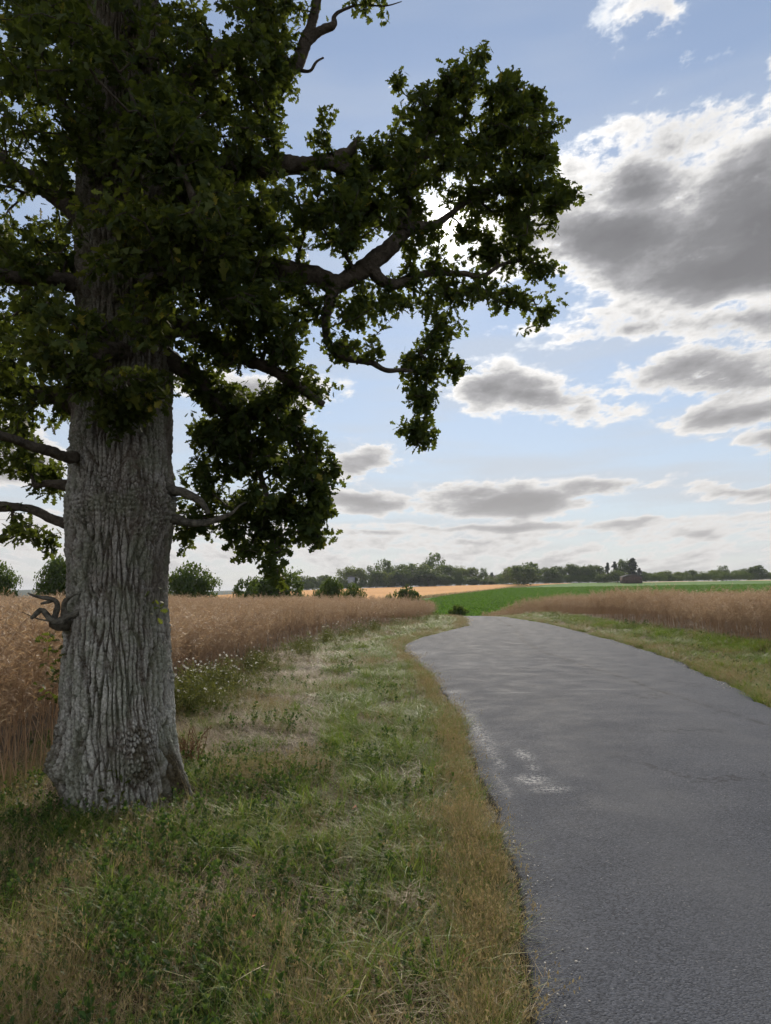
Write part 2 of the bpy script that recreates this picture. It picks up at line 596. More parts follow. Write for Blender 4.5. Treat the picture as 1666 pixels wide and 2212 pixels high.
def lane_material():
    m, b, out = new_mat('worn_asphalt')
    g = b.node('ShaderNodeNewGeometry').outputs['Position']
    seam, stain, edge, patch = [b.attr(k) for k in ('seam', 'stain', 'edge', 'patch')]
    big = b.noise(g, 0.35, 4, 0.6)
    mid = b.noise(g, 2.2, 5, 0.65)
    c = b.mix(b.mr(big, 0.3, 0.7), (0.054, 0.060, 0.074), (0.076, 0.083, 0.100))
    c = b.mix(b.mr(mid, 0.45, 0.75, 0.0, 0.5), c, (0.078, 0.083, 0.095))
    c = b.mix(b.m('MULTIPLY', patch, 0.5), c, (0.078, 0.085, 0.100))
    # aggregate: light and dark chippings set in bitumen
    v = b.voro(g, 118.0, 'F1', 1.0, 'Color')
    vs = b.sep(v)
    chip = b.mr(vs[0], 0.0, 1.0, 0.58, 1.42)
    c = b.mix(1.0, c, b.xyz(chip, chip, chip), 'MULTIPLY')
    bright = b.m('GREATER_THAN', vs[1], 0.994)
    c = b.mix(b.m('MULTIPLY', bright, 0.35), c, (0.3, 0.3, 0.3))
    c = b.mix(b.m('MULTIPLY', b.attr('track'), b.mr(b.noise(g, 1.3, 4, 0.7), 0.3, 0.7, 0.15, 0.6)), c, (0.092, 0.097, 0.108))
    crack = b.mr(b.voro(b.v('ADD', g, b.v('MULTIPLY', b.noise(g, 1.6, 4, 0.7, color=True), (1.2, 1.2, 0.0))), 0.42, 'DISTANCE_TO_EDGE'), 0.003, 0.010, 1.0, 0.0)
    crack = b.m('MULTIPLY', crack, b.mr(b.noise(g, 0.5, 2, 0.5), 0.52, 0.62))
    c = b.mix(b.m('MULTIPLY', crack, 0.4), c, (0.02, 0.02, 0.022))
    grains = b.mr(b.noise(g, 30.0, 5, 0.85), 0.47, 0.58)
    c = b.mix(b.m('MULTIPLY', b.m('MULTIPLY', stain, grains), 1.0), c, (0.48, 0.48, 0.47))
    c = b.mix(b.m('MULTIPLY', b.m('MULTIPLY', seam, b.mr(b.noise(g, 3.0, 4, 0.7), 0.38, 0.6)), 0.75), c, (0.035, 0.035, 0.036))
    tar = b.mr(b.m('ADD', edge, b.m('MULTIPLY', b.m('SUBTRACT', b.noise(g, 7.0, 5, 0.7), 0.5), 1.3)), 0.55, 0.8)
    c = b.mix(tar, c, (0.022, 0.022, 0.023))
    p = b.node('ShaderNodeBsdfPrincipled')
    b.put(p.inputs['Base Color'], c)
    b.put(p.inputs['Roughness'], b.mr(mid, 0.3, 0.7, 0.72, 0.9))
    p.inputs['Specular IOR Level'].default_value = 0.05
    bp = b.node('ShaderNodeBump')
    bp.inputs['Strength'].default_value = 0.9
    bp.inputs['Distance'].default_value = 0.004
    hgt = b.m('ADD', b.m('MULTIPLY', b.voro(g, 118.0, 'F1'), -1.0), b.m('MULTIPLY', b.noise(g, 25.0, 4, 0.6), 1.2))
    b.put(bp.inputs['Height'], hgt)
    b.put(p.inputs['Normal'], bp.outputs[0])
    m.node_tree.links.new(p.outputs[0], out.inputs['Surface'])
    return m


M_LANE = lane_material()


def soil_material(name, stops, s1=0.8, s2=18.0, bump=0.03):
    m, b, out = new_mat(name)
    g = b.node('ShaderNodeNewGeometry').outputs['Position']
    n = b.m('ADD', b.m('MULTIPLY', b.noise(g, s1, 5, 0.6), 0.5), b.m('MULTIPLY', b.noise(g, s2, 5, 0.7), 0.5))
    c = b.ramp(n, stops)
    p = b.node('ShaderNodeBsdfPrincipled')
    b.put(p.inputs['Base Color'], c)
    p.inputs['Roughness'].default_value = 0.95
    p.inputs['Specular IOR Level'].default_value = 0.15
    bp = b.node('ShaderNodeBump')
    bp.inputs['Strength'].default_value = 1.0
    bp.inputs['Distance'].default_value = bump
    b.put(bp.inputs['Height'], b.noise(g, s2 * 1.5, 5, 0.7))
    b.put(p.inputs['Normal'], bp.outputs[0])
    m.node_tree.links.new(p.outputs[0], out.inputs['Surface'])
    return m


M_SOIL = soil_material('verge_soil', [(0.3, (0.045, 0.036, 0.022)), (0.5, (0.075, 0.06, 0.034)), (0.7, (0.13, 0.10, 0.055))])
M_RAPESOIL = soil_material('field_soil', [(0.3, (0.06, 0.042, 0.026)), (0.5, (0.10, 0.07, 0.043)), (0.7, (0.16, 0.115, 0.07))])
M_WHEAT = soil_material('ripe_wheat', [(0.3, (0.46, 0.22, 0.065)), (0.5, (0.55, 0.275, 0.085)), (0.7, (0.63, 0.335, 0.115))], 0.03, 0.6, 0.35)
M_STUBBLE = soil_material('stubble', [(0.3, (0.42, 0.33, 0.19)), (0.7, (0.55, 0.45, 0.28))], 0.05, 1.0, 0.1)
M_BEETSOIL = soil_material('beet_ground', [(0.3, (0.045, 0.10, 0.016)), (0.5, (0.07, 0.155, 0.02)), (0.62, (0.10, 0.20, 0.026)), (0.75, (0.13, 0.24, 0.035))], 0.05, 0.9, 0.35)
M_HILL = soil_material('distant_woods', [(0.3, (0.03, 0.05, 0.025)), (0.7, (0.07, 0.09, 0.04))], 0.01, 0.08, 2.0)


# ------------------------------------------------------------------ lie of the land
TOPX = np.array([-700, -260, -199, -110, -46, 0, 72, 206, 420, 900.0])
TOPZ = np.array([-2.0, -1.2, -0.8, 0.9, 4.6, 6.2, 8.0, 10.4, 12.5, 13.5])


def terrain(x, y):
    x = np.asarray(x, float)
    y = np.asarray(y, float)
    zt = np.interp(x * 380 / np.maximum(y, 60), TOPX, TOPZ)
    t = np.clip((y - 112) / 268, 0, 1)
    val = -3.0 * sstep(50, 112, y)
    z = val * (1 - t) + zt * t
    near = 1 - sstep(14, 60, np.hypot(x, y))
    z = z + near * (fbm(x * 1.1, y * 1.1, 0, 3, 5) - 0.5) * 0.10
    bank = np.interp(y, [0, 16, 30, 50, 80], [8.6, 9.6, 10.6, 11.6, 12.0])
    z = z + 0.28 * sstep(-1.6, 1.2, x - bank) * (1 - sstep(60, 110, y))
    return z


LANE_TOP = 0.09


def lane_pts(pp):
    d = ray(*np.array(pp, float).T)
    t = (EYE - LANE_TOP) / -d[:, 2]
    return np.column_stack([d[:, 0] * t, d[:, 1] * t])


_far_l = [(5.3, 60), (3.0, 76.0), (-3.0, 100.0), (-6.0, 135.0), (-2.0, 175.0), (14.0, 230.0), (45.0, 300.0), (75, 372)]
_far_r = [(9.2, 60), (7.2, 76.0), (2.0, 100.0), (-1.5, 135.0), (2.0, 175.0), (18.0, 230.0), (49.0, 300.0), (79, 372)]
LL = np.vstack([[(0.50, -6), (0.51, 1.5)], lane_pts([(1145, 2212), (1140, 2080), (1115, 1950), (1085, 1830), (1052, 1740), (1027, 1650), (1012, 1600), (1000, 1550), (965, 1505), (930, 1455), (890, 1415), (868, 1395),
                 (900, 1378), (950, 1365), (1005, 1352), (1010, 1343), (1003, 1335)]), _far_l])
LR = np.vstack([[(4.6, -6), (4.75, 3), (4.95, 6.5)], lane_pts([(1666, 1525), (1560, 1470), (1450, 1420), (1340, 1385), (1250, 1362), (1180, 1345), (1112, 1335)]), _far_r])


def lane_left(y):
    return np.interp(y, LL[:, 1], LL[:, 0])


def lane_right(y):
    return np.interp(y, LR[:, 1], LR[:, 0])


RAPE_L = np.array([(-3.7, -6), (-3.35, 3), (-3.1, 6), (-3.15, 9), (-3.2, 12), (-2.9, 18), (-2.2, 25), (-0.9, 32), (1.7, 43), (3.6, 52), (4.5, 66), (4.6, 75)])
RAPE_R = np.array([(8.0, -6), (9.0, 6), (10.0, 16), (10.6, 25), (11.2, 34), (11.9, 45), (12.3, 54), (12.4, 70), (12.0, 80)])


def rape_left(y):
    return np.interp(y, RAPE_L[:, 1], RAPE_L[:, 0])


def rape_right(y):
    return np.interp(y, RAPE_R[:, 1], RAPE_R[:, 0])


BND = np.array([(-400, 1250), (880, 1298), (905, 1293), (960, 1287), (1030, 1279.5), (1100, 1271), (1128, 1268), (1185, 1262.5), (1260, 1258.5), (2400, 1240)], float)

# ground sheet: rings round the standpoint, fine near, coarse far; one object per piece of land
rings = np.concatenate([[0.0], np.geomspace(0.35, 60, 170), np.geomspace(61.5, 400, 150), np.geomspace(408, 6000, 40)])
azs = np.concatenate([np.linspace(-180, -48, 40)[:-1], np.linspace(-48, 48, 400), np.linspace(48, 180, 40)[1:]]) * math.pi / 180
RR, AA = np.meshgrid(rings, azs, indexing='ij')
GX, GY = RR * np.sin(AA), RR * np.cos(AA)
GZ = terrain(GX, GY)
nr, na = RR.shape
I, J = np.meshgrid(np.arange(nr - 1), np.arange(na - 1), indexing='ij')
quads = np.stack([I * na + J, I * na + J + 1, (I + 1) * na + J + 1, (I + 1) * na + J], -1).reshape(-1, 4)
V0 = np.stack([GX, GY, GZ], -1).reshape(-1, 3)
cen = V0[quads].mean(1)
cx, cy = cen[:, 0], cen[:, 1]
pxc, pyc, pdep = proj(cen)
front = (pdep > 1) & (cy > 108)
reg = np.zeros(len(quads), int)                       # 0 ground
lf = (cx < rape_left(cy)) & (cy < 92)
rt = (cx > rape_right(cy)) & (cy < 100)
reg[lf | rt] = 1                                      # rape ground
yb = np.interp(pxc, BND[:, 0], BND[:, 1])
green = front & (cy < 381) & (pyc > yb) & (pxc > 880)
wheat = front & (cy < 381) & ~green
reg[wheat] = 2
reg[green] = 3
reg[front & (pxc > 1386) & (cy > 366) & (cy < 379)] = 4


def sub_mesh(name, faces, mat):
    u, inv = np.unique(faces.ravel(), return_inverse=True)
    return make_mesh(name, V0[u], inv.reshape(faces.shape), [mat], smooth=True)


link('ground', sub_mesh('ground', quads[reg == 0], M_SOIL), kind='structure')
link('rape_field_soil', sub_mesh('rape_field_soil', quads[reg == 1], M_RAPESOIL), kind='structure')
link('wheat_field', sub_mesh('wheat_field', quads[reg == 2], M_WHEAT), kind='structure')
link('beet_field', sub_mesh('beet_field', quads[reg == 3], M_BEETSOIL), kind='structure')
link('stubble_field', sub_mesh('stubble_field', quads[reg == 4], M_STUBBLE), kind='structure')

# far low hills
hx = np.linspace(-2600, 2600, 220)
hh = 8 + 20 * fbm(hx / 420, 0 * hx, 0, 4, 31) + 2.5 * fbm(hx / 25, 0 * hx + 4, 0, 2, 3)
rows = []
for k, (yy, f) in enumerate([(1750, 0), (1790, 0.8), (1850, 1.0), (2200, 1.05), (2800, 0.2)]):
    rows.append(np.stack([hx * yy / 1800, np.full_like(hx, yy), -4 + hh * f], -1))
HV = np.concatenate(rows)
n = len(hx)
I, J = np.meshgrid(np.arange(4), np.arange(n - 1), indexing='ij')
link('hills', make_mesh('hills', HV, np.stack([I * n + J, I * n + J + 1, (I + 1) * n + J + 1, (I + 1) * n + J], -1).reshape(-1, 4), [M_HILL]), kind='structure')

# ------------------------------------------------------------------ the lane
ys = np.concatenate([np.arange(-6, 2.4, 0.3), np.arange(2.4, 12, 0.05), np.arange(12, 30, 0.1), np.arange(30, 70, 0.4), np.arange(70, 196, 3.0)])
NU = 84
xl = lane_left(ys) + 0.14 * (fbm(ys * 0.9, ys * 0, 0, 3, 2) - 0.5) + 0.10 * (fbm(ys * 4.5, ys * 0, 0, 3, 9) - 0.5)
xr = lane_right(ys) + 0.25 * (fbm(ys * 0.7, ys * 0 + 7, 0, 3, 2) - 0.5) + 0.12 * (fbm(ys * 4, ys * 0 + 5, 0, 3, 9) - 0.5)
uu = np.linspace(0, 1, NU)
uu = 0.5 - 0.5 * np.cos(np.pi * np.clip(uu, 0, 1)) * 0.35 - 0.5 * (1 - 2 * uu) * 0.65
uu = (uu - uu[0]) / (uu[-1] - uu[0])
LX = xl[:, None] + (xr - xl)[:, None] * uu
LY = np.broadcast_to(ys[:, None], LX.shape)
lane_rise = 0.075
LZ = terrain(LX, LY) * sstep(40, 60, LY) + lane_rise + 0.05 * (1 - (2 * uu - 1) ** 2) + 0.015 * (fbm(LX * 0.8, LY * 0.8, 0, 3, 77) - 0.5)
LZ = np.where(LY > 60, terrain(LX, LY) + 0.12, LZ)
ea = np.minimum(LX - xl[:, None], xr[:, None] - LX)
LZ = LZ - 0.03 * np.exp(-ea / 0.05)
seam_line = np.vstack([[(5.3, 1.0)], lane_pts([(1666, 1570), (1440, 1500), (1300, 1452), (1220, 1426), (1170, 1410), (1130, 1386), (1115, 1360)]), [(7.6, 50), (7.8, 70)]])
sx = np.interp(LY, seam_line[:, 1], seam_line[:, 0]) + 0.12 * (fbm(LY * 1.3, LY * 0, 0, 3, 12) - 0.5)
w = 0.03 + 0.002 * LY
seam = np.exp(-((LX - sx) / w) ** 2) * 0.9
ty = 12.2 + 0.1 * np.sin(LX * 1.7)
seam = np.maximum(seam, 0.55 * np.exp(-((LY - ty) / 0.03) ** 2) * (LX < 3.6))
patch = sstep(0.0, 0.4, LX - sx)
uf = (LX - xl[:, None]) / (xr - xl)[:, None]
track = np.exp(-((uf - 0.27) / 0.09) ** 2) + np.exp(-((uf - 0.66) / 0.09) ** 2)
stain = np.zeros_like(LX)
for (a, b_, ra, rb, s) in [(1.32, 7.0, .07, .22, .9), (1.20, 6.1, .12, .14, 1.0), (1.30, 5.8, .14, .09, .8), (1.30, 6.5, .05, .12, .7), (1.03, 7.3, .05, .35, .8), (1.04, 6.7, .05, .25, .6), (1.06, 8.4, .08, 1.1, .8),
                           (0.93, 10.2, .1, 1.2, .8), (1.05, 11.6, .2, .2, .7), (1.9, 11.3, .3, .08, .5), (3.3, 11.6, .5, .06, .3), (1.1, 19.5, .4, .8, .5), (0.95, 6.0, .04, .5, .4), (1.7, 16.0, .5, .5, .3)]:
    stain = np.maximum(stain, s * np.exp(-((LX - a) / ra) ** 2 - ((LY - b_) / rb) ** 2))
edge = np.exp(-(LX - xl[:, None]) / 0.035) * (LY < 9) + 0.55 * np.exp(-(LX - xl[:, None]) / 0.03) * (LY >= 9) + 0.4 * np.exp(-(xr[:, None] - LX) / 0.06)
LV = np.stack([LX, LY, LZ], -1)
skl = np.stack([xl - 0.012, ys, LZ[:, 0] - 0.16], -1)[:, None, :]
skr = np.stack([xr + 0.012, ys, LZ[:, -1] - 0.16], -1)[:, None, :]
LV = np.concatenate([skl, LV, skr], 1)
pad = lambda a, l, r: np.concatenate([np.full((len(ys), 1), l), a, np.full((len(ys), 1), r)], 1).ravel()
n0, n1_ = LV.shape[:2]
I, J = np.meshgrid(np.arange(n0 - 1), np.arange(n1_ - 1), indexing='ij')
LF = np.stack([I * n1_ + J, I * n1_ + J + 1, (I + 1) * n1_ + J + 1, (I + 1) * n1_ + J], -1).reshape(-1, 4)
link('lane', make_mesh('lane', LV.reshape(-1, 3), LF, [M_LANE], dict(seam=pad(seam, 0, 0), stain=pad(stain, 0, 0), edge=pad(edge, 1.5, 0.5), patch=pad(patch, 0, 0), track=pad(track, 0, 0)), smooth=True), kind='structure')


def gz(x, y):
    return terrain(x, y)


# ------------------------------------------------------------------ the oak
TY = 5.84                                   # distance of the trunk's axis up the lane
TR = np.array([  # survey height, left, right
    (1815, 156, 400), (1775, 154, 396), (1740, 150, 391), (1700, 144, 386), (1650, 136, 383), (1600, 135, 380), (1560, 134, 377), (1500, 134, 374), (1400, 141, 369), (1300, 150, 363),
    (1240, 151, 363), (1180, 150, 368), (1130, 150, 376), (1085, 150, 381), (1050, 154, 378), (1000, 158, 374), (940, 158, 374), (870, 160, 377), (800, 168, 379),
    (700, 168, 378), (600, 164, 372), (480, 168, 368), (350, 172, 360), (200, 176, 352), (50, 182, 345), (-120, 190, 338), (-300, 200, 330)], float)
tl = P(TR[:, 1], TR[:, 0], TY)
tr_ = P(TR[:, 2], TR[:, 0], TY)
tz = (tl[:, 2] + tr_[:, 2]) / 2
o_ = np.argsort(tz)
tz, tcx, trad = tz[o_], ((tl[:, 0] + tr_[:, 0]) / 2)[o_], ((tr_[:, 0] - tl[:, 0]) / 2)[o_]
tz[0] = min(tz[0], -0.12)
ZT0, ZT1 = -0.12, 8.6
nz, nphi = 860, 330
zz = np.concatenate([np.linspace(ZT0, 5.2, 700), np.linspace(5.21, ZT1, 160)])
ph = np.concatenate([np.linspace(-math.pi, -1.85, 32)[:-1], np.linspace(-1.85, 1.85, 268), np.linspace(1.85, math.pi, 32)[1:]])
nphi = len(ph)
PH, ZZ = np.meshgrid(ph, zz)
R0 = np.interp(ZZ, tz, trad)
CX = np.interp(ZZ, tz, tcx)
BASEX = float(np.interp(0.3, tz, tcx))
face = math.atan2(-BASEX, -TY)               # towards the viewer, as an angle from +y clockwise: see below
# bark: long interlacing plates parted by fissures
s_ = PH * 0.47 / 0.043
warp = 2.0 * (fbm(s_ * 0.16, ZZ * 1.4, 0, 3, 41) - 0.5) + 0.75 * (fbm(s_ * 0.5, ZZ * 5.0, 0, 3, 42) - 0.5)
cutup = sstep(2.2, 0.2, ZZ)
zst = ZZ / (0.40 - 0.16 * sstep(1.2, 0.2, ZZ))
zst = zst + 0.6 * (fbm(s_ * 0.5, ZZ * 2.0, 3.3, 2, 45) - 0.5)
f1, f2, cid = voronoi2(s_ + warp, zst, 7)
plate = sstep(0.0, 0.30, f2 - f1)
g1, g2, gid = voronoi2(s_ * 1.7 + warp * 2, ZZ / 0.07 + 1.2 * warp, 17)
small = sstep(0.0, 0.25, g2 - g1)
rough = fbm(s_ * 2.6, ZZ * 34, 0, 3, 51)
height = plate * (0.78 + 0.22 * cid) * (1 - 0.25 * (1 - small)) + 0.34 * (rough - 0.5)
# swellings: (survey x, survey y, half-size m, lift m, scaliness)
blobs = [(292, 1600, 0.16, 0.085, 1.0), (300, 1655, 0.13, 0.055, 1.0), (118, 1655, 0.14, 0.10, 0.6), (125, 1585, 0.10, 0.045, 0.6), (260, 1060, 0.26, 0.06, 0.7), (190, 1100, 0.13, 0.06, 0.6), (350, 1090, 0.15, 0.06, 0.8),
         (300, 985, 0.15, 0.03, 0.5), (180, 960, 0.18, 0.06, 0.5), (376, 1470, 0.06, 0.03, 0.8), (240, 1720, 0.2, 0.03, 0.4), (310, 1150, 0.12, 0.02, 0.7), (150, 1340, 0.10, 0.05, 0.6), (220, 820, 0.18, 0.03, 0.4)]
bump_ = np.zeros_like(PH)
scaly = np.zeros_like(PH)
for (bx, by, br, bl, bs) in blobs:
    p = P(bx, by, TY - 0.3)
    zc = p[2]
    cxx = float(np.interp(zc, tz, tcx))
    rr = float(np.interp(zc, tz, trad))
    pc = math.asin(max(-0.98, min(0.98, (P(bx, by, TY)[0] - cxx) / rr)))
    d2 = ((PH - pc) * rr / br) ** 2 + ((ZZ - zc) / br) ** 2
    bump_ += bl * np.exp(-d2 ** 1.3)
    scaly = np.maximum(scaly, bs * np.exp(-d2 ** 2 * 0.8))
q1, q2, qid = voronoi2(s_ * 2.0 + warp, ZZ / 0.045, 27)
knob = sstep(0.0, 0.4, q2 - q1) * (0.6 + 0.4 * qid)
height = height * (1 - 0.8 * scaly) + scaly * 0.8 * knob
# roots: flare at the foot, with folds
fl = sstep(0.62, -0.05, ZZ)
fold = 0.5 + 0.5 * np.cos(PH * 4 + 0.6 + 0.8 * fbm(PH * 1.3, ZZ * 2, 0, 2, 61))
bump_ += fl ** 1.7 * (0.005 + 0.05 * fold)
bump_ += 0.10 * np.exp(-((PH - 0.95) / 0.40) ** 2) * sstep(0.55, 0.0, ZZ) + 0.0 * np.exp(-((PH + 1.35) / 0.35) ** 2) * sstep(0.4, 0.0, ZZ)
bump_ += 0.03 * (fbm(PH * 1.6, ZZ * 0.9, 0, 3, 71) - 0.5) * 2
depth_ = 0.058 * (0.75 + 0.5 * fbm(PH * 1.2, ZZ * 0.8, 5, 2, 73))
RAD = R0 - 0.045 + bump_ + depth_ * (height - 0.45)
# phi = 0 looks back at the viewer, positive to the viewer's right
tv = np.array([-BASEX, -TY])
tv = tv / np.linalg.norm(tv)
rgt = np.array([-tv[1], tv[0]])
TX = CX + RAD * (np.cos(PH) * tv[0] + np.sin(PH) * rgt[0])
TYY = TY + RAD * (np.cos(PH) * tv[1] + np.sin(PH) * rgt[1])
TV = np.stack([TX, TYY, ZZ], -1).reshape(-1, 3)
I, J = np.meshgrid(np.arange(len(zz) - 1), np.arange(nphi - 1), indexing='ij')
TF = np.stack([I * nphi + J, I * nphi + J + 1, (I + 1) * nphi + J + 1, (I + 1) * nphi + J], -1).reshape(-1, 4)
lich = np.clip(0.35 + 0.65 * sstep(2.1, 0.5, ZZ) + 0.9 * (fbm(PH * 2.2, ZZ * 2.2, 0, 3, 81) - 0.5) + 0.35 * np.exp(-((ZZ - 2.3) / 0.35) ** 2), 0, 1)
mossA = np.exp(-((PH - 0.95) / 0.33) ** 2) * sstep(0.50, 0.30, ZZ + 0.25 * (fbm(PH * 5, ZZ * 5, 0, 3, 83) - 0.5))
mossA = np.maximum(mossA, 0.8 * np.exp(-((PH + 1.5) / 0.3) ** 2) * sstep(0.9, 0.2, np.abs(ZZ - 0.1)))
mossA = np.maximum(mossA, 0.75 * sstep(0.70, 0.9, scaly) * sstep(1.2, 0.9, ZZ) * sstep(0.40, 0.52, fbm(PH * 11, ZZ * 11, 0, 3, 87)))
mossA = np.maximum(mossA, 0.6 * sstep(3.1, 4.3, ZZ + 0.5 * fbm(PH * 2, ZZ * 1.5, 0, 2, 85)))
oak = bpy.data.objects.new('oak_tree', None)
COL.objects.link(oak)
oak.location = (BASEX, TY, 0)
tag(oak, 'massive gnarled oak with furrowed grey bark overhanging the lane', 'tree')
OAKO = np.array([BASEX, TY, 0])
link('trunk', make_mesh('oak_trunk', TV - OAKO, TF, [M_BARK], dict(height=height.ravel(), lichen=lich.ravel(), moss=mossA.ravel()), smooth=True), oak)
TRUNK_AX = [(float(np.interp(z, tz, tcx)), TY, z) for z in np.arange(1.6, 8.6, 0.15)]

# limbs: survey x, y, distance, radius (m)
LIMBS = [
    ('limb', [(330, 520, 5.95, .17), (430, 560, 5.9, .15), (520, 582, 5.9, .125), (610, 587, 5.95, .105), (679, 596, 6.0, .09), (724, 612, 6.05, .09), (761, 594, 6.1, .085), (797, 574, 6.1, .085), (834, 546, 6.15, .08), (861, 510, 6.2, .07), (888, 492, 6.25, .06), (929, 487, 6.3, .04), (966, 469, 6.35, .03), (1030, 420, 6.4, .018)]),
    ('limb', [(868, 503, 6.2, .05), (878, 450, 6.25, .05), (884, 391, 6.3, .043), (905, 310, 6.35, .032), (950, 230, 6.4, .022), (1010, 150, 6.4, .01)]),
    ('limb', [(797, 576, 6.1, .05), (838, 614, 6.15, .042), (879, 605, 6.2, .036), (929, 592, 6.25, .032), (998, 590, 6.3, .027), (1043, 596, 6.35, .022), (1080, 574, 6.4, .018), (1125, 564, 6.4, .014), (1200, 580, 6.4, .008)]),
    ('limb', [(726, 612, 6.05, .05), (711, 660, 6.0, .042), (704, 705, 5.98, .036), (720, 751, 5.95, .034), (747, 774, 5.95, .03), (797, 783, 6.0, .027), (834, 801, 6.05, .022), (879, 801, 6.1, .018), (915, 815, 6.15, .013), (920, 880, 6.15, .009), (905, 945, 6.15, .006)]),
    ('limb', [(340, 380, 6.0, .16), (450, 370, 6.05, .12), (560, 362, 6.1, .1), (640, 358, 6.1, .08), (680, 354, 6.1, .066), (747, 337, 6.12, .056), (763, 318, 6.12, .045), (777, 298, 6.12, .02)]),
    ('limb', [(700, 350, 6.1, .05), (790, 370, 6.2, .045), (860, 350, 6.3, .04), (950, 330, 6.4, .03), (1050, 300, 6.45, .022), (1120, 240, 6.5, .012)]),
    ('limb', [(320, 690, 5.95, .11), (420, 715, 5.85, .08), (500, 760, 5.8, .06), (580, 800, 5.8, .05), (632, 824, 5.8, .044), (668, 848, 5.8, .04), (702, 872, 5.8, .026)]),
    ('limb', [(340, 770, 5.85, .09), (379, 786, 5.85, .068), (410, 803, 5.88, .06), (437, 827, 5.9, .055), (474, 877, 5.95, .05), (497, 909, 6.0, .042), (530, 960, 6.1, .035), (560, 1020, 6.15, .028), (580, 1090, 6.15, .02), (560, 1150, 6.15, .012)]),
    ('limb', [(500, 905, 6.0, .03), (560, 900, 6.05, .028), (620, 930, 6.1, .022), (660, 1000, 6.15, .016), (680, 1090, 6.15, .01)]),
    ('limb', [(345, 1050, 5.8, .05), (379, 1060, 5.72, .034), (410, 1073, 5.7, .030), (432, 1085, 5.7, .027), (446, 1102, 5.7, .022), (453, 1112, 5.7, .014)]),
    ('limb', [(350, 1115, 5.85, .05), (387, 1124, 5.8, .034), (433, 1128, 5.75, .027), (474, 1119, 5.75, .022), (500, 1108, 5.75, .014), (520, 1090, 5.78, .009), (548, 1080, 5.85, .006)]),
    ('limb', [(200, 1150, 5.95, .07), (150, 1132, 5.9, .044), (110, 1118, 5.9, .038), (75, 1103, 5.9, .036), (40, 1096, 5.9, .034), (-20, 1092, 5.9, .05), (-120, 1060, 5.95, .04), (-240, 1000, 6.0, .025)]),
    ('limb', [(150, 1050, 5.95, .04), (110, 1042, 5.95, .026), (75, 1052, 5.95, .02)]),
    ('limb', [(215, 992, 5.95, .10), (165, 988, 5.5, .048), (91, 970, 4.9, .036), (0, 935, 4.4, .03), (-120, 880, 3.9, .06), (-260, 800, 3.5, .04)]),
    ('limb', [(200, 880, 5.95, .12), (130, 860, 6.1, .08), (50, 840, 6.3, .06), (-60, 800, 6.5, .045), (-200, 760, 6.6, .03)]),
    ('limb', [(220, 640, 5.9, .11), (140, 610, 5.6, .065), (40, 600, 5.3, .05), (-100, 560, 5.0, .04), (-260, 520, 4.8, .04)]),
    ('limb', [(215, 480, 5.9, .13), (120, 420, 6.0, .085), (30, 360, 6.2, .06), (-80, 280, 6.4, .06), (-220, 220, 6.5, .04)]),
    ('limb', [(280, 300, 6.0, .2), (400, 180, 6.1, .14), (500, 110, 6.15, .11), (570, 95, 6.2, .085), (609, 135, 6.2, .07), (635, 145, 6.2, .066), (655, 100, 6.2, .06), (668, 70, 6.2, .052), (678, 40, 6.2, .046), (684, -10, 6.2, .04), (700, -90, 6.25, .03)]),
    ('limb', [(662, 88, 6.2, .04), (690, 68, 6.2, .036), (718, 56, 6.2, .032), (722, 36, 6.2, .02), (740, 22, 6.2, .014), (780, 10, 6.22, .01), (830, 14, 6.24, .007), (868, 4, 6.25, .004)]),
    ('limb', [(636, 146, 6.2, .02), (655, 152, 6.15, .014), (672, 152, 6.1, .012), (684, 134, 6.1, .010), (700, 125, 6.1, .008)]),
    ('limb', [(330, 620, 5.7, .10), (390, 600, 5.3, .07), (430, 540, 4.9, .05), (420, 440, 4.6, .03), (380, 340, 4.5, .015)]),
    ('limb', [(270, 760, 5.55, .06), (230, 760, 5.2, .045), (190, 800, 4.9, .03), (170, 850, 4.75, .012)]),
]
top_limbs = [[(-2.2, 5.95, 7.9, .30), (-2.9, 5.6, 9.2, .22), (-3.6, 5.0, 10.6, .14), (-4.2, 4.4, 12.0, .05)], [(-2.2, 5.95, 7.6, .28), (-1.2, 6.1, 8.9, .2), (-0.2, 6.2, 10.0, .12), (0.9, 6.3, 10.8, .04)],
             [(-2.25, 5.95, 7.2, .25), (-2.4, 4.6, 8.2, .18), (-2.2, 3.2, 9.0, .12), (-1.8, 1.8, 9.4, .04)], [(-2.2, 5.95, 8.0, .27), (-2.2, 7.4, 9.4, .18), (-2.0, 8.8, 10.4, .06)],
             [(-2.2, 5.95, 6.6, .2), (-3.8, 6.2, 7.6, .14), (-5.4, 6.2, 8.2, .08), (-6.6, 6.0, 8.4, .03)]]
LIMB_R_SCALE = 0.97
skel_pts, skel_r = [np.array(TRUNK_AX)], [np.full(len(TRUNK_AX), 0.3)]


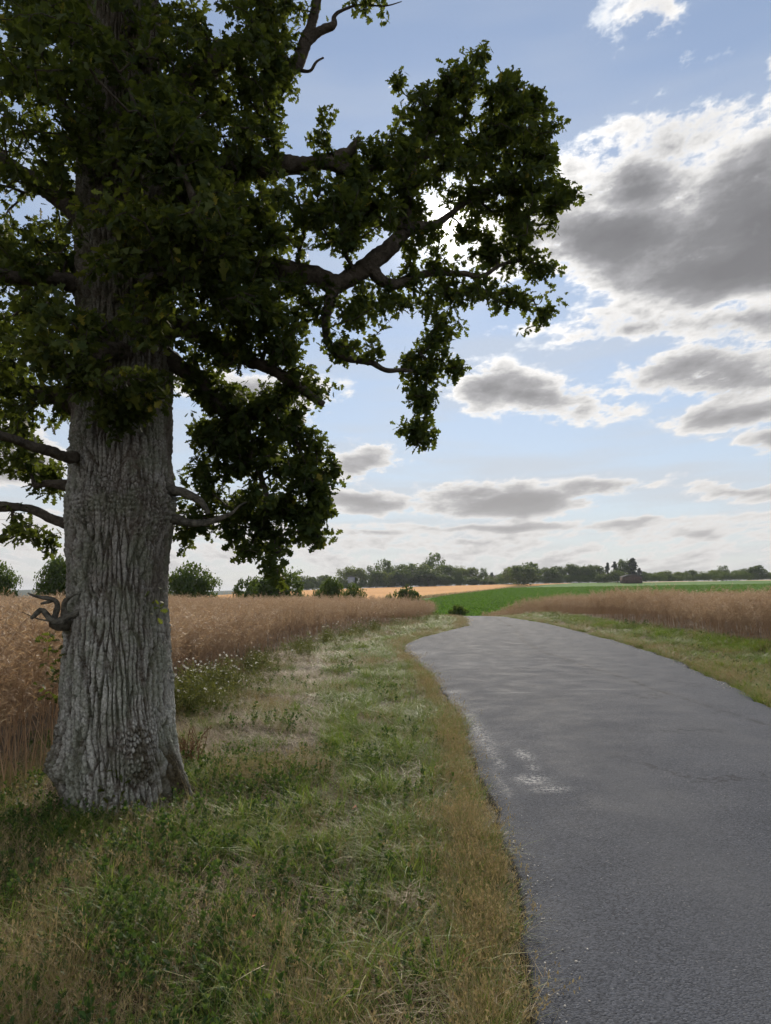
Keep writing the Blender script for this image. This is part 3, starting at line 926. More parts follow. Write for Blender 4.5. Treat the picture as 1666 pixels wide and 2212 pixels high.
def limb_obj(pts, rad, mat, k=14, name='limb', rough=0.22):
    c = catmull(np.column_stack([pts, rad]), 7)
    pth, r = c[:, :3].copy(), np.maximum(c[:, 3], 0.002)
    d_ = np.concatenate([[0], np.cumsum(np.linalg.norm(np.diff(pth, axis=0), axis=1))])
    tt_ = np.linspace(0, d_[-1], max(12, int(d_[-1] / 0.022)))
    pth = np.stack([np.interp(tt_, d_, pth[:, q]) for q in range(3)], -1)
    r = np.interp(tt_, d_, r) * (1 + 0.5 * np.exp(-tt_ / 0.22))
    ln = np.concatenate([[0], np.cumsum(np.linalg.norm(np.diff(pth, axis=0), axis=1))])
    sd_ = RNG.integers(0, 999)
    wob = np.stack([fbm(ln * 3.2, ln * 0 + a * 9.1, 0, 3, int(sd_)) - 0.5 for a in range(3)], -1)
    pth += wob * np.minimum(r * 1.3, 0.05)[:, None] * sstep(0, 0.2, ln)[:, None]
    V, F = tube(pth, r, k)
    nv = len(pth) * k
    jj = np.tile(np.arange(k), len(pth))
    ll = np.repeat(ln, k)
    rr = np.repeat(r, k)
    amp_ = (fbm(np.cos(jj / k * 6.283) * 2.6 + ll * 1.5, np.sin(jj / k * 6.283) * 2.6, ll * 14, 4, int(sd_), 0.65) - 0.5) * 2 * (rough + 0.12)
    ctr = np.repeat(pth, k, axis=0)
    V[:nv] = ctr + (V[:nv] - ctr) * (1 + amp_)[:, None]
    skel_pts.append(pth)
    skel_r.append(r)
    link(name, make_mesh('oak_' + name, V - OAKO, F, [mat], smooth=True), oak)


for li, (nm, pts) in enumerate(LIMBS):
    a = np.array(pts, float)
    limb_obj(P(a[:, 0], a[:, 1], a[:, 2]), a[:, 3] * LIMB_R_SCALE, M_LICHENBARK if li in (9, 10) else M_BARK2)
for pts in top_limbs:
    a = np.array(pts, float)
    limb_obj(a[:, :3], a[:, 3], M_BARK2)
n_live = len(skel_pts)
# dead stub on the side of the trunk, forked and lichened
for pts in [[(205, 1300, 5.62, .035), (165, 1322, 5.5, .032), (140, 1332, 5.45, .032), (122, 1343, 5.42, .034), (106, 1334, 5.42, .033), (92, 1316, 5.42, .03), (80, 1324, 5.4, .03), (67, 1338, 5.38, .016)],
            [(150, 1340, 5.6, .07), (128, 1352, 5.55, .055), (118, 1340, 5.5, .042), (126, 1310, 5.46, .03), (118, 1296, 5.44, .026), (92, 1290, 5.4, .02), (75, 1287, 5.38, .014), (60, 1281, 5.36, .008)],
            [(140, 1330, 5.5, .03), (138, 1305, 5.46, .024), (150, 1290, 5.44, .016), (165, 1284, 5.42, .008)],
            [(118, 1296, 5.44, .016), (104, 1300, 5.42, .014), (88, 1304, 5.4, .01)],
            [(112, 1342, 5.42, .008), (80, 1336, 5.4, .006), (48, 1322, 5.36, .003)]]:
    a = np.array(pts, float)
    limb_obj(P(a[:, 0], a[:, 1], a[:, 2]), a[:, 3] * 0.62, M_LICHENBARK, 10, 'dead_branch', 0.5)
skel_pts, skel_r = skel_pts[:n_live], skel_r[:n_live]

# sprays of leaves: survey x, y, half-width, half-height, distance, half-depth, how many, leaf tone shift
SPRAYS = [
    (1030, 185, 95, 55, 6.4, .5, 36), (930, 245, 80, 70, 6.3, .5, 32), (1120, 275, 100, 105, 6.5, .6, 62), (1010, 330, 120, 90, 6.3, .6, 60), (1165, 395, 75, 75, 6.4, .5, 40),
    (880, 350, 100, 65, 6.2, .5, 34), (1075, 440, 85, 55, 6.6, .5, 26), (1140, 480, 60, 50, 6.4, .4, 17), (800, 440, 100, 80, 6.0, .5, 42), (720, 420, 90, 90, 5.9, .6, 48), (800, 330, 55, 30, 6.2, .3, 9),
    (700, 300, 10, 22, 6.0, .1, 3), (698, 258, 6, 12, 6.0, .05, 2), (1090, 540, 80, 35, 6.5, .4, 13), (1165, 590, 45, 22, 6.4, .3, 7), (1208, 592, 8, 8, 6.4, .1, 1), (1095, 650, 80, 22, 6.4, .3, 11), (1180, 685, 22, 20, 6.4, .2, 5),
    (1010, 640, 60, 34, 6.3, .4, 12), (900, 640, 80, 50, 6.2, .5, 16), (780, 660, 100, 60, 6.0, .5, 24), (885, 555, 34, 28, 6.2, .3, 6), (720, 520, 60, 40, 5.9, .5, 13), (960, 720, 45, 32, 6.3, .3, 8),
    (920, 785, 50, 40, 6.2, .3, 14), (985, 790, 22, 20, 6.2, .2, 5), (910, 860, 32, 40, 6.2, .25, 11), (905, 935, 38, 30, 6.2, .25, 12), (760, 755, 75, 28, 5.9, .4, 10), (1035, 130, 20, 18, 6.4, .2, 4), (862, 180, 14, 14, 6.3, .1, 2),
    (885, 415, 45, 35, 6.3, .4, 7), (590, 60, 50, 60, 6.1, .4, 16), (615, 175, 34, 34, 6.1, .3, 8), (565, 190, 50, 60, 6.1, .5, 14), (600, 10, 60, 30, 6.1, .4, 12), (800, 0, 50, 8, 6.25, .2, 4), (950, 700, 40, 50, 6.3, .3, 8), (925, 525, 36, 30, 6.3, .3, 9), (1015, 500, 40, 28, 6.5, .3, 9), (985, 425, 36, 20, 6.4, .2, 5), (900, 455, 22, 20, 6.4, .2, 4), (955, 590, 40, 18, 6.3, .2, 5), (1050, 560, 40, 20, 6.5, .3, 6), (850, 480, 35, 28, 6.1, .4, 4), (500, 860, 90, 45, 6.0, .4, 24), (600, 870, 60, 40, 6.0, .3, 16), (430, 830, 45, 40, 6.1, .3, 10), (660, 840, 40, 35, 6.0, .3, 8), (440, 930, 50, 40, 6.2, .3, 12), (700, 1075, 28, 50, 6.2, .3, 10), (640, 1165, 60, 30, 6.1, .3, 12), (470, 1130, 50, 30, 6.2, .3, 10), (680, 960, 30, 40, 6.2, .3, 8), (290, 905, 50, 36, 5.3, .15, 9), (230, 880, 40, 30, 5.2, .15, 4), (1215, 425, 25, 22, 6.4, .2, 5),
    (480, 120, 150, 140, 6.0, .9, 95), (250, 80, 220, 150, 5.6, 1.2, 120), (60, 120, 150, 170, 5.2, 1.2, 90), (520, 300, 100, 140, 6.0, .8, 95), (330, 300, 150, 140, 5.0, .8, 100), (100, 330, 150, 120, 6.0, 1.0, 66),
    (560, 480, 100, 120, 5.8, .8, 85), (420, 480, 130, 130, 5.0, .7, 90), (250, 520, 130, 100, 4.9, .5, 26), (60, 560, 110, 110, 6.0, 1.0, 64), (500, 640, 120, 110, 5.6, .8, 82), (610, 680, 70, 85, 5.8, .6, 40),
    (350, 680, 90, 80, 5.0, .45, 22), (120, 720, 100, 90, 5.0, .8, 50), (30, 740, 80, 100, 6.0, .8, 40), (190, 815, 70, 50, 4.8, .35, 16), (330, 850, 55, 60, 5.1, .25, 9), (60, 880, 90, 60, 6.2, .7, 24),
    (480, 770, 75, 50, 5.8, .5, 20), (610, 770, 55, 36, 5.8, .4, 11),
    (560, 950, 125, 85, 6.2, .6, 62), (645, 1050, 75, 88, 6.2, .5, 50), (480, 975, 80, 65, 6.2, .5, 34), (560, 1105, 95, 55, 6.2, .5, 34), (670, 1140, 30, 30, 6.1, .3, 9), (440, 1050, 55, 50, 6.3, .4, 14),
    (520, 1180, 28, 28, 6.1, .25, 8), (410, 1150, 30, 16, 6.1, .25, 5), (722, 1015, 12, 22, 6.2, .15, 4), (712, 970, 6, 6, 6.2, .1, 1), (605, 1240, 28, 14, 5.9, .2, 5), (640, 905, 20, 36, 6.1, .2, 5), (580, 1190, 40, 14, 6.1, .3, 5),
    (40, 1000, 90, 70, 6.4, .6, 24), (120, 1040, 35, 40, 6.4, .3, 8), (50, 1150, 55, 18, 6.2, .4, 8), (110, 1182, 18, 18, 6.2, .15, 3), (20, 960, 80, 30, 6.0, .6, 9),
    (-180, 300, 160, 320, 5.6, 1.2, 90), (-160, 800, 160, 200, 5.8, 1.0, 50),
]
cen_, tone_, sz_ = [], [], []
for sp in SPRAYS:
    x, y, rx, ry, Yc, Yr, k = sp[:7]
    k = max(1, int(round(k * 1.38)))
    d = RNG.normal(size=(k, 3))
    d /= np.linalg.norm(d, axis=1)[:, None]
    d *= RNG.random((k, 1)) ** (1 / 2.6)
    cen_.append(P(x + rx * d[:, 0], y + ry * d[:, 1], Yc + Yr * d[:, 2]))
    tone_.append(np.full(k, 0.20 if (Yc < 5.3 and y > 450) else 0.0))
    sz_.append(np.full(k, 1.0))
# the rest of the crown, above and to the side
k = 420
d = RNG.normal(size=(k * 3, 3))
d /= np.linalg.norm(d, axis=1)[:, None]
d *= (0.55 + 0.45 * RNG.random((k * 3, 1)))
pc = np.array([-2.4, 5.9, 9.2]) + d * np.array([4.6, 4.6, 3.4])
a, b_, dd = proj(pc)
pc = pc[((b_ < -60) | (a < -120)) & (pc[:, 2] > 5.2)][:k]
cen_.append(pc)
tone_.append(np.zeros(len(pc)))
sz_.append(np.full(len(pc), 1.25))
SP = np.concatenate(cen_)
OFF = np.arange(len(SP)) >= len(SP) - len(pc)
STONE = np.concatenate(tone_)
SSZ = np.concatenate(sz_)

# branchlets: every spray grows from the nearest wood
node_p = np.concatenate(skel_pts)
node_par = np.full(len(node_p), -1)
node_len = np.full(len(node_p), 0.0)
nsk = len(node_p)
cap_n = nsk + len(SP) * 14
NP_ = np.zeros((cap_n, 3))
NPAR = np.full(cap_n, -1)
NLEN = np.zeros(cap_n)
NP_[:nsk] = node_p
NOFF = np.zeros(cap_n, bool)
FORB = np.zeros(cap_n)
TOPN = sum(len(q) for q in skel_pts[-len(top_limbs):])
NOFF[nsk - TOPN:nsk] = True
FORB[:nsk] = 1
FORB[:len(TRUNK_AX)] = 0
FORB[nsk:] = 1
cnt = nsk
d0 = np.array([np.min(np.sum((node_p - s) ** 2, 1)) for s in SP])
order = np.argsort(d0)
chains = []
tipdir = np.zeros_like(SP)
for si in order:
    s = SP[si]
    dv = NP_[:cnt] - s
    dist = np.sqrt(np.sum(dv * dv, 1))
    j = int(np.argmin(dist + 6.0 * (NOFF[:cnt] != OFF[si]) * FORB[:cnt] + 0.22 * NLEN[:cnt] + 0.25 * np.maximum(0, NP_[:cnt, 2] - s[2] - 0.1)))
    L = dist[j]
    m_ = int(min(12, max(2, math.ceil(L / 0.11))))
    t = np.arange(1, m_ + 1) / m_
    sag = RNG.normal(size=3) * 0.10 * L + np.array([0, 0, 0.10 * L])
    pts = NP_[j] + (s - NP_[j]) * t[:, None] + sag * (4 * t * (1 - t))[:, None] + RNG.normal(size=(m_, 3)) * 0.012 * (t < 1)[:, None]
    idx = np.arange(cnt, cnt + m_)
    NP_[idx] = pts
    NPAR[idx] = np.concatenate([[j], idx[:-1]])
    NLEN[idx] = NLEN[j] + L * t
    NOFF[idx] = OFF[si]
    cnt += m_
    chains.append((j, idx))
    v = pts[-1] - (pts[-2] if m_ > 1 else NP_[j])
    tipdir[si] = v / (np.linalg.norm(v) + 1e-9)
load = np.zeros(cnt)
for j, idx in chains:
    load[idx[-1]] += 1
for i in range(cnt - 1, nsk - 1, -1):
    if NPAR[i] >= nsk:
        load[NPAR[i]] += load[i]
tw = MB()
for j, idx in chains:
    ids = np.concatenate([[j], idx])
    r = 0.0036 * np.sqrt(np.maximum(load[ids], 1.0)) ** 0.95
    if j < nsk:
        r[0] = r[1] * 1.3
    V, F = tube(NP_[ids], np.minimum(r, 0.03), 4, False)
    tw.add(V - OAKO, F)
link('branchlets', tw.mesh('oak_branchlets', [M_BARK2]), oak)

# oak leaf: rounded lobes either side of the midrib
LT = np.array([0.0, 0.20, 0.31, 0.46, 0.56, 0.72, 0.82, 1.0])
LW = np.array([0.03, 0.20, 0.085, 0.33, 0.12, 0.39, 0.17, 0.12])
NS = len(LT)
LEAF_V = np.concatenate([np.stack([-LW, LT, 0.10 * LW - 0.12 * LT ** 2], -1), np.stack([LW, LT, 0.10 * LW - 0.12 * LT ** 2], -1)])
q_ = np.arange(NS - 1)
LEAF_F = np.stack([q_, q_ + NS, q_ + NS + 1, q_ + 1], -1)


def frames(axis, nrm):
    a = axis / (np.linalg.norm(axis, axis=1)[:, None] + 1e-9)
    x = np.cross(a, nrm)
    x /= np.linalg.norm(x, axis=1)[:, None] + 1e-9
    n = np.cross(x, a)
    return np.stack([x, a, n], 1)            # rows: local x, y, z


LPS = 24
k = len(SP)
off = RNG.normal(size=(k, LPS, 3))
off /= np.linalg.norm(off, axis=2)[:, :, None]
ax = off * 0.9 + tipdir[:, None, :] * 0.55 + np.array([0, 0, -0.12])
back = RNG.random((k, LPS, 1)) ** 1.3 * 0.24
pos = SP[:, None, :] - tipdir[:, None, :] * back + off * (0.012 + 0.02 * RNG.random((k, LPS, 1))) * SSZ[:, None, None]
nrm = RNG.normal(size=(k, LPS, 3)) * 0.75 + np.array([0, 0, 0.9])
size = (0.042 + 0.054 * RNG.random((k, LPS)) ** 1.4) * SSZ[:, None]
tone = np.clip(RNG.beta(2.2, 2.8, size=(k, LPS)) * 0.85 + STONE[:, None] + (RNG.random((k, LPS)) > 0.985) * 0.5, 0, 1)
pos, ax, nrm, size, tone = pos.reshape(-1, 3), ax.reshape(-1, 3), nrm.reshape(-1, 3), size.ravel(), tone.ravel()
# small leaves sprouting straight from the bark
sp_c = np.concatenate([P(*np.array([(120, 1370, 5.7), (112, 1395, 5.7), (124, 1420, 5.68), (108, 1475, 5.7), (118, 1495, 5.7), (347, 1306, 5.52), (125, 1455, 5.7), (240, 1690, 5.38), (262, 1700, 5.4)]).T)])
for c_ in sp_c:
    kk = 12
    o2 = RNG.normal(size=(kk, 3)) * 0.05
    pos = np.vstack([pos, c_ + o2])
    ax = np.vstack([ax, RNG.normal(size=(kk, 3)) + np.array([-.2, -0.6, 0.2])])
    nrm = np.vstack([nrm, RNG.normal(size=(kk, 3)) + np.array([0, 0, 1])])
    size = np.concatenate([size, 0.04 + 0.03 * RNG.random(kk)])
    tone = np.concatenate([tone, np.clip(0.5 + 0.35 * RNG.random(kk), 0, 1)])
FR = frames(ax, nrm)
px_, py_, dd = proj(pos)
seen = (px_ > 0) & (px_ < 1666) & (py_ > 0) & (py_ < 1300)
big = np.where(seen, size / dd, 0)
solo = np.zeros(len(pos), bool)
solo[np.argsort(-big)[:300]] = True
loc = np.einsum('vj,njk->nvk', LEAF_V, FR) * size[:, None, None] + pos[:, None, :] - OAKO
bulk = loc[~solo]
nb = len(bulk)
lf_mesh = make_mesh('oak_foliage', bulk.reshape(-1, 3), (LEAF_F[None] + (np.arange(nb) * 2 * NS)[:, None, None]).reshape(-1, 4), [M_OAKLEAF],
                    dict(var=np.repeat(tone[~solo], 2 * NS)))
link('crown', lf_mesh, oak, kind='stuff')
from mathutils import Matrix
leaf_meshes = [make_mesh('oak_leaf', LEAF_V * np.array([wv, 1, 1 + 2 * q]), LEAF_F, [M_OAKLEAF], dict(var=np.full(2 * NS, tv_))) for q, (wv, tv_) in enumerate([(1, .3), (.9, .42), (1.05, .5), (.95, .6), (1, .72), (1.1, .86)])]
for i in np.where(solo)[0]:
    qi = int(np.argmin(np.abs(np.array([.3, .42, .5, .6, .72, .86]) - tone[i])))
    o = bpy.data.objects.new('leaf', leaf_meshes[qi])
    COL.objects.link(o)
    o.parent = oak
    mt = Matrix(((FR[i][0] * size[i]).tolist(), (FR[i][1] * size[i]).tolist(), (FR[i][2] * size[i]).tolist())).transposed().to_4x4()
    mt.translation = Vector((pos[i] - OAKO).tolist())
    o.matrix_local = mt


# ------------------------------------------------------------------ scattering of ground plants
def scatter(name, pts, rot, scl, idx, protos, label=None, cat=None, kind='stuff'):
    """one object whose points carry copies of small plant meshes"""
    col = bpy.data.collections.new(name + '_kinds')
    for q, me in enumerate(protos):
        ob = bpy.data.objects.new('%s_kind_%02d' % (name, q), me)
        col.objects.link(ob)
    me = bpy.data.meshes.new(name)
    pts = np.asarray(pts, np.float32)
    me.vertices.add(len(pts))
    me.vertices.foreach_set('co', pts.ravel())
    a = me.attributes.new('rot', 'FLOAT_VECTOR', 'POINT')
    a.data.foreach_set('vector', np.asarray(rot, np.float32).ravel())
    a = me.attributes.new('scl', 'FLOAT_VECTOR', 'POINT')
    a.data.foreach_set('vector', np.asarray(scl, np.float32).ravel())
    a = me.attributes.new('idx', 'INT', 'POINT')
    a.data.foreach_set('value', np.asarray(idx, np.int32))
    o = link(name, me, label=label, cat=cat, kind=kind)
    ng = bpy.data.node_groups.new(name, 'GeometryNodeTree')
    ng.interface.new_socket('Geometry', in_out='INPUT', socket_type='NodeSocketGeometry')
    ng.interface.new_socket('Geometry', in_out='OUTPUT', socket_type='NodeSocketGeometry')
    N = ng.nodes
    gi, go = N.new('NodeGroupInput'), N.new('NodeGroupOutput')
    ci = N.new('GeometryNodeCollectionInfo')
    ci.inputs['Collection'].default_value = col
    ci.inputs['Separate Children'].default_value = True
    ci.inputs['Reset Children'].default_value = True
    iop = N.new('GeometryNodeInstanceOnPoints')
    iop.inputs['Pick Instance'].default_value = True

    def na(nm, ty):
        q = N.new('GeometryNodeInputNamedAttribute')
        q.data_type = ty
        q.inputs['Name'].default_value = nm
        return [s for s in q.outputs if s.enabled and s.name == 'Attribute'][0]
    L = ng.links
    L.new(gi.outputs[0], iop.inputs['Points'])
    L.new(ci.outputs[0], iop.inputs['Instance'])
    L.new(na('idx', 'INT'), iop.inputs['Instance Index'])
    L.new(na('rot', 'FLOAT_VECTOR'), iop.inputs['Rotation'])
    L.new(na('scl', 'FLOAT_VECTOR'), iop.inputs['Scale'])
    L.new(iop.outputs[0], go.inputs[0])
    md = o.modifiers.new('scatter', 'NODES')
    md.node_group = ng
    return o


def blades(mb, n, hmin, hmax, wid, spread, lean, curl, seg=4, mat=0, var=(0, 1), base=None, flat=0.0, rng=RNG):
    """n grass blades, vectorised"""
    h = hmin + (hmax - hmin) * rng.random(n)
    a = rng.random(n) * 6.283
    r = spread * np.sqrt(rng.random(n))
    bx = r * np.cos(a)
    by = r * np.sin(a)
    bz = np.zeros(n)
    if base is not None:
        bx, by, bz = base[:, 0], base[:, 1], base[:, 2]
    la = rng.random(n) * 6.283
    ll = lean * (0.3 + rng.random(n))
    cu_ = curl * (0.2 + rng.random(n))
    t = np.linspace(0, 1, seg + 1)
    off = (ll[:, None] * t + cu_[:, None] * t ** 2.2) * h[:, None]
    up = (t - 0.45 * np.minimum(cu_[:, None], 1.2) * t ** 3) * h[:, None] * np.sqrt(np.maximum(0.05, 1 - np.minimum(ll, 0.95)[:, None] ** 2)) * (1 - flat)
    cx = bx[:, None] + off * np.cos(la)[:, None]
    cy = by[:, None] + off * np.sin(la)[:, None]
    cz = bz[:, None] + up
    w = wid * (0.6 + 0.8 * rng.random(n))[:, None] * np.array([0.75, 1.0, 0.85, 0.55, 0.05, 0.03])[:seg + 1]
    if seg < 4:
        w = wid * (0.6 + 0.8 * rng.random(n))[:, None] * np.linspace(1, 0.08, seg + 1)
    wa = la + 1.57 + rng.normal(size=n) * 0.6
    dx_, dy_ = np.cos(wa)[:, None] * w / 2, np.sin(wa)[:, None] * w / 2
    Lp = np.stack([cx - dx_, cy - dy_, cz], -1)
    Rp = np.stack([cx + dx_, cy + dy_, cz], -1)
    V = np.stack([Lp, Rp], 2).reshape(n, -1, 3)
    q = np.arange(seg)
    F = np.stack([2 * q, 2 * q + 1, 2 * q + 3, 2 * q + 2], -1)
    nv = 2 * (seg + 1)
    vv = var[0] + (var[1] - var[0]) * rng.random(n)
    vv = vv[:, None] + np.repeat(t, 2)[None] * 0.12
    mb.add(V.reshape(-1, 3), (F[None] + (np.arange(n) * nv)[:, None, None]).reshape(-1, 4), mat, var=np.clip(vv, 0, 1).ravel())
    return np.stack([cx[:, -1], cy[:, -1], cz[:, -1]], -1)


def leaves_at(mb, pos, ax, nrm, size, wfac, mat=0, var=(0, 1), rng=RNG):
    n = len(pos)
    t = np.array([0, 0.35, 0.7, 1.0])
    w = np.array([0.06, 0.5, 0.42, 0.04]) * wfac
    LV_ = np.concatenate([np.stack([-w, t, -0.15 * t ** 2], -1), np.stack([w, t, -0.15 * t ** 2], -1)])
    q = np.arange(3)
    F = np.stack([q, q + 4, q + 5, q + 1], -1)
    fr = frames(ax, nrm)
    V = np.einsum('vj,njk->nvk', LV_, fr) * np.asarray(size)[:, None, None] + pos[:, None, :]
    vv = np.repeat(var[0] + (var[1] - var[0]) * rng.random(n), 8)
    mb.add(V.reshape(-1, 3), (F[None] + (np.arange(n) * 8)[:, None, None]).reshape(-1, 4), mat, var=vv)


def stem(mb, p0, p1, r, mat=0, var=0.4, bend=0.0, k=3, n=3, rng=RNG):
    t = np.linspace(0, 1, n + 1)
    s = rng.normal(size=3) * bend
    pth = p0 + (p1 - p0) * t[:, None] + s * (4 * t * (1 - t))[:, None]
    V, F = tube(pth, np.linspace(r, r * 0.6, n + 1), k, False)
    mb.add(V, F, mat, var=var)
    return pth


# --- plant kinds: each is a small patch of plants as they grow together
def patch_base(nt, per, rad, tuft, rng=RNG):
    a = rng.random(nt) * 6.283
    r = rad * np.sqrt(rng.random(nt))
    c = np.stack([r * np.cos(a), r * np.sin(a)], -1)
    b = np.repeat(c, per, axis=0) + rng.normal(size=(nt * per, 2)) * tuft
    return np.column_stack([b, np.zeros(nt * per)])


def seed_heads(mb, tips, mat, ln=0.05):
    kk = 5
    n = len(tips)
    pp = np.repeat(tips, kk, axis=0) + np.column_stack([RNG.normal(size=(n * kk, 2)) * 0.004, -RNG.random(n * kk) * ln])
    leaves_at(mb, pp, RNG.normal(size=(n * kk, 3)) * 0.4 + np.array([0, 0, 1.0]), RNG.normal(size=(n * kk, 3)), np.full(n * kk, 0.016), 0.3, mat, (0.4, 1))


def weed_shoot(mb, b0, hgt, mat):
    top = b0 + np.array([RNG.normal() * 0.03, RNG.normal() * 0.03, hgt])
    stem(mb, b0, top, 0.0016, mat, 0.3, 0.01, 3, 2)
    kk = int(6 + hgt * 50)
    t = RNG.random(kk) ** 0.7
    an = RNG.random(kk) * 6.283
    axx = np.stack([np.cos(an), np.sin(an), 0.25 + 0.8 * t], -1)
    leaves_at(mb, b0 + (top - b0) * t[:, None], axx, np.tile([0, 0, 0.7], (kk, 1)) + RNG.normal(size=(kk, 3)) * 0.5, 0.016 + 0.018 * RNG.random(kk), 0.6, mat, (0.05, 0.6))
    kk = 3
    leaves_at(mb, np.tile(top, (kk, 1)), RNG.normal(size=(kk, 3)) * 0.5 + np.array([0, 0, 1.0]), RNG.normal(size=(kk, 3)), np.full(kk, 0.02), 0.5, mat, (0.75, 1.0))


PM = [M_GRASS, M_DRY, M_HAY, M_SPROUT]
PATCH = {}


def thatch(mb, n, rad, var=(0, 1)):
    base = np.column_stack([RNG.normal(size=(n, 2)) * rad * 0.55, 0.004 + 0.05 * RNG.random(n) ** 1.5])
    blades(mb, n, 0.08, 0.24, 0.0032, 0, 0.95, 0.3, 3, 2, var, base, 0.55)


for kind in ('green', 'lush', 'dry', 'hay', 'weed', 'mix', 'fringe', 'greenfringe'):
    PATCH[kind] = []
    for q in range(4):
        mb = MB()
        R_ = 0.24
        if kind == 'green':
            b0 = patch_base(20, 10, R_, 0.018)
            blades(mb, len(b0), 0.07, 0.22, 0.0048, 0, 0.5, 0.8, 3, 0, (0.05, 0.75), b0)
            b0 = patch_base(6, 6, R_, 0.02)
            blades(mb, len(b0), 0.08, 0.22, 0.003, 0, 0.5, 0.5, 3, 1, (0, 0.8), b0)
            thatch(mb, 40, R_)
        elif kind == 'lush':
            b0 = patch_base(12, 14, R_ * 0.9, 0.02)
            blades(mb, len(b0), 0.10, 0.26, 0.0055, 0, 0.4, 0.95, 4, 0, (0.3, 0.95), b0)
            b0 = patch_base(8, 8, R_, 0.02)
            blades(mb, len(b0), 0.06, 0.2, 0.004, 0, 0.5, 0.8, 3, 0, (0, 0.6), b0)
        elif kind == 'dry':
            b0 = patch_base(16, 9, R_, 0.02)
            tips = blades(mb, len(b0), 0.12, 0.30, 0.0026, 0, 0.4, 0.4, 3, 1, (0.1, 1), b0)
            seed_heads(mb, tips[::5], 1)
            b0 = patch_base(8, 7, R_, 0.02)
            blades(mb, len(b0), 0.06, 0.18, 0.0042, 0, 0.5, 0.8, 3, 0, (0.1, 0.9), b0)
            thatch(mb, 60, R_)
        elif kind == 'hay':
            thatch(mb, 190, R_ * 1.1)
            b0 = patch_base(4, 6, R_, 0.02)
            blades(mb, len(b0), 0.05, 0.14, 0.004, 0, 0.5, 0.8, 3, 0, (0.2, 0.9), b0)
        elif kind == 'weed':
            for t_ in patch_base(20, 1, R_, 0.02):
                weed_shoot(mb, t_, 0.05 + 0.13 * RNG.random(), 3)
            b0 = patch_base(9, 8, R_, 0.02)
            blades(mb, len(b0), 0.08, 0.24, 0.0042, 0, 0.5, 0.8, 3, 0, (0, 0.7), b0)
            b0 = patch_base(6, 5, R_, 0.02)
            blades(mb, len(b0), 0.10, 0.26, 0.0026, 0, 0.5, 0.5, 3, 1, (0.1, 1), b0)
            thatch(mb, 60, R_)
        elif kind == 'mix':
            b0 = patch_base(12, 9, R_, 0.02)
            blades(mb, len(b0), 0.07, 0.22, 0.0045, 0, 0.5, 0.8, 3, 0, (0, 0.85), b0)
            b0 = patch_base(9, 8, R_, 0.02)
            blades(mb, len(b0), 0.10, 0.28, 0.0028, 0, 0.5, 0.5, 3, 1, (0, 1), b0)
            thatch(mb, 100, R_)
            for t_ in patch_base(5, 1, R_, 0.02):
                weed_shoot(mb, t_, 0.05 + 0.12 * RNG.random(), 3)
        elif kind == 'fringe':
            b0 = patch_base(9, 9, 0.11, 0.018)
            tips = blades(mb, len(b0), 0.10, 0.27, 0.0024, 0, 0.36, 0.4, 3, 1, (0.2, 1), b0)
            seed_heads(mb, tips[::3], 1)
            b0 = patch_base(4, 7, 0.11, 0.018)
            blades(mb, len(b0), 0.06, 0.2, 0.004, 0, 0.5, 0.8, 3, 0, (0.4, 1), b0)
            thatch(mb, 25, 0.12)
        else:
            b0 = patch_base(8, 10, 0.12, 0.018)
            blades(mb, len(b0), 0.08, 0.24, 0.0045, 0, 0.45, 0.85, 3, 0, (0.3, 1), b0)
            b0 = patch_base(3, 8, 0.11, 0.018)
            blades(mb, len(b0), 0.12, 0.3, 0.0024, 0, 0.42, 0.45, 3, 1, (0.2, 1), b0)
        PATCH[kind].append(mb.mesh('verge_patch', PM))
may_kinds = []
for q in range(4):
    mb = MB()
    heads = []
    for s in range(6):
        b0 = np.array([RNG.normal() * 0.05, RNG.normal() * 0.05, 0])
        top = b0 + np.array([RNG.normal() * 0.13, RNG.normal() * 0.13, 0.25 + 0.25 * RNG.random()])
        stem(mb, b0, top, 0.002, 0, 0.5, 0.03)
        heads.append(top)
        kk = 26
        t = RNG.random(kk)
        axx = RNG.normal(size=(kk, 3)) + np.array([0, 0, 0.5])
        leaves_at(mb, b0 + (top - b0) * t[:, None] * 0.9, axx, RNG.normal(size=(kk, 3)), 0.03 + 0.05 * RNG.random(kk), 0.13, 0, (0, 1))
    for h in heads[:1 + (q % 2)]:
        nd = RNG.normal(size=3) * 0.35 + np.array([0, -0.15, 1])
        nd /= np.linalg.norm(nd)
        kk = 9
        a = np.arange(kk) / kk * 6.283
        u = np.cross(nd, [0.3, 0.9, 0.1])
        u /= np.linalg.norm(u)
        v_ = np.cross(nd, u)
        axx = np.cos(a)[:, None] * u + np.sin(a)[:, None] * v_
        leaves_at(mb, h + axx * 0.003, axx, np.tile(nd, (kk, 1)), np.full(kk, 0.013), 0.55, 1, (0, 1))
        ring = h + 0.005 * axx + nd * 0.001
        mb.add(np.vstack([ring, h + nd * 0.005]), np.stack([np.arange(kk), (np.arange(kk) + 1) % kk, np.full(kk, kk)], -1), 2, var=0.5)
    may_kinds.append(mb.mesh('mayweed', [M_MAYLEAF, M_PETAL, M_EYE]))
rape_kinds = []
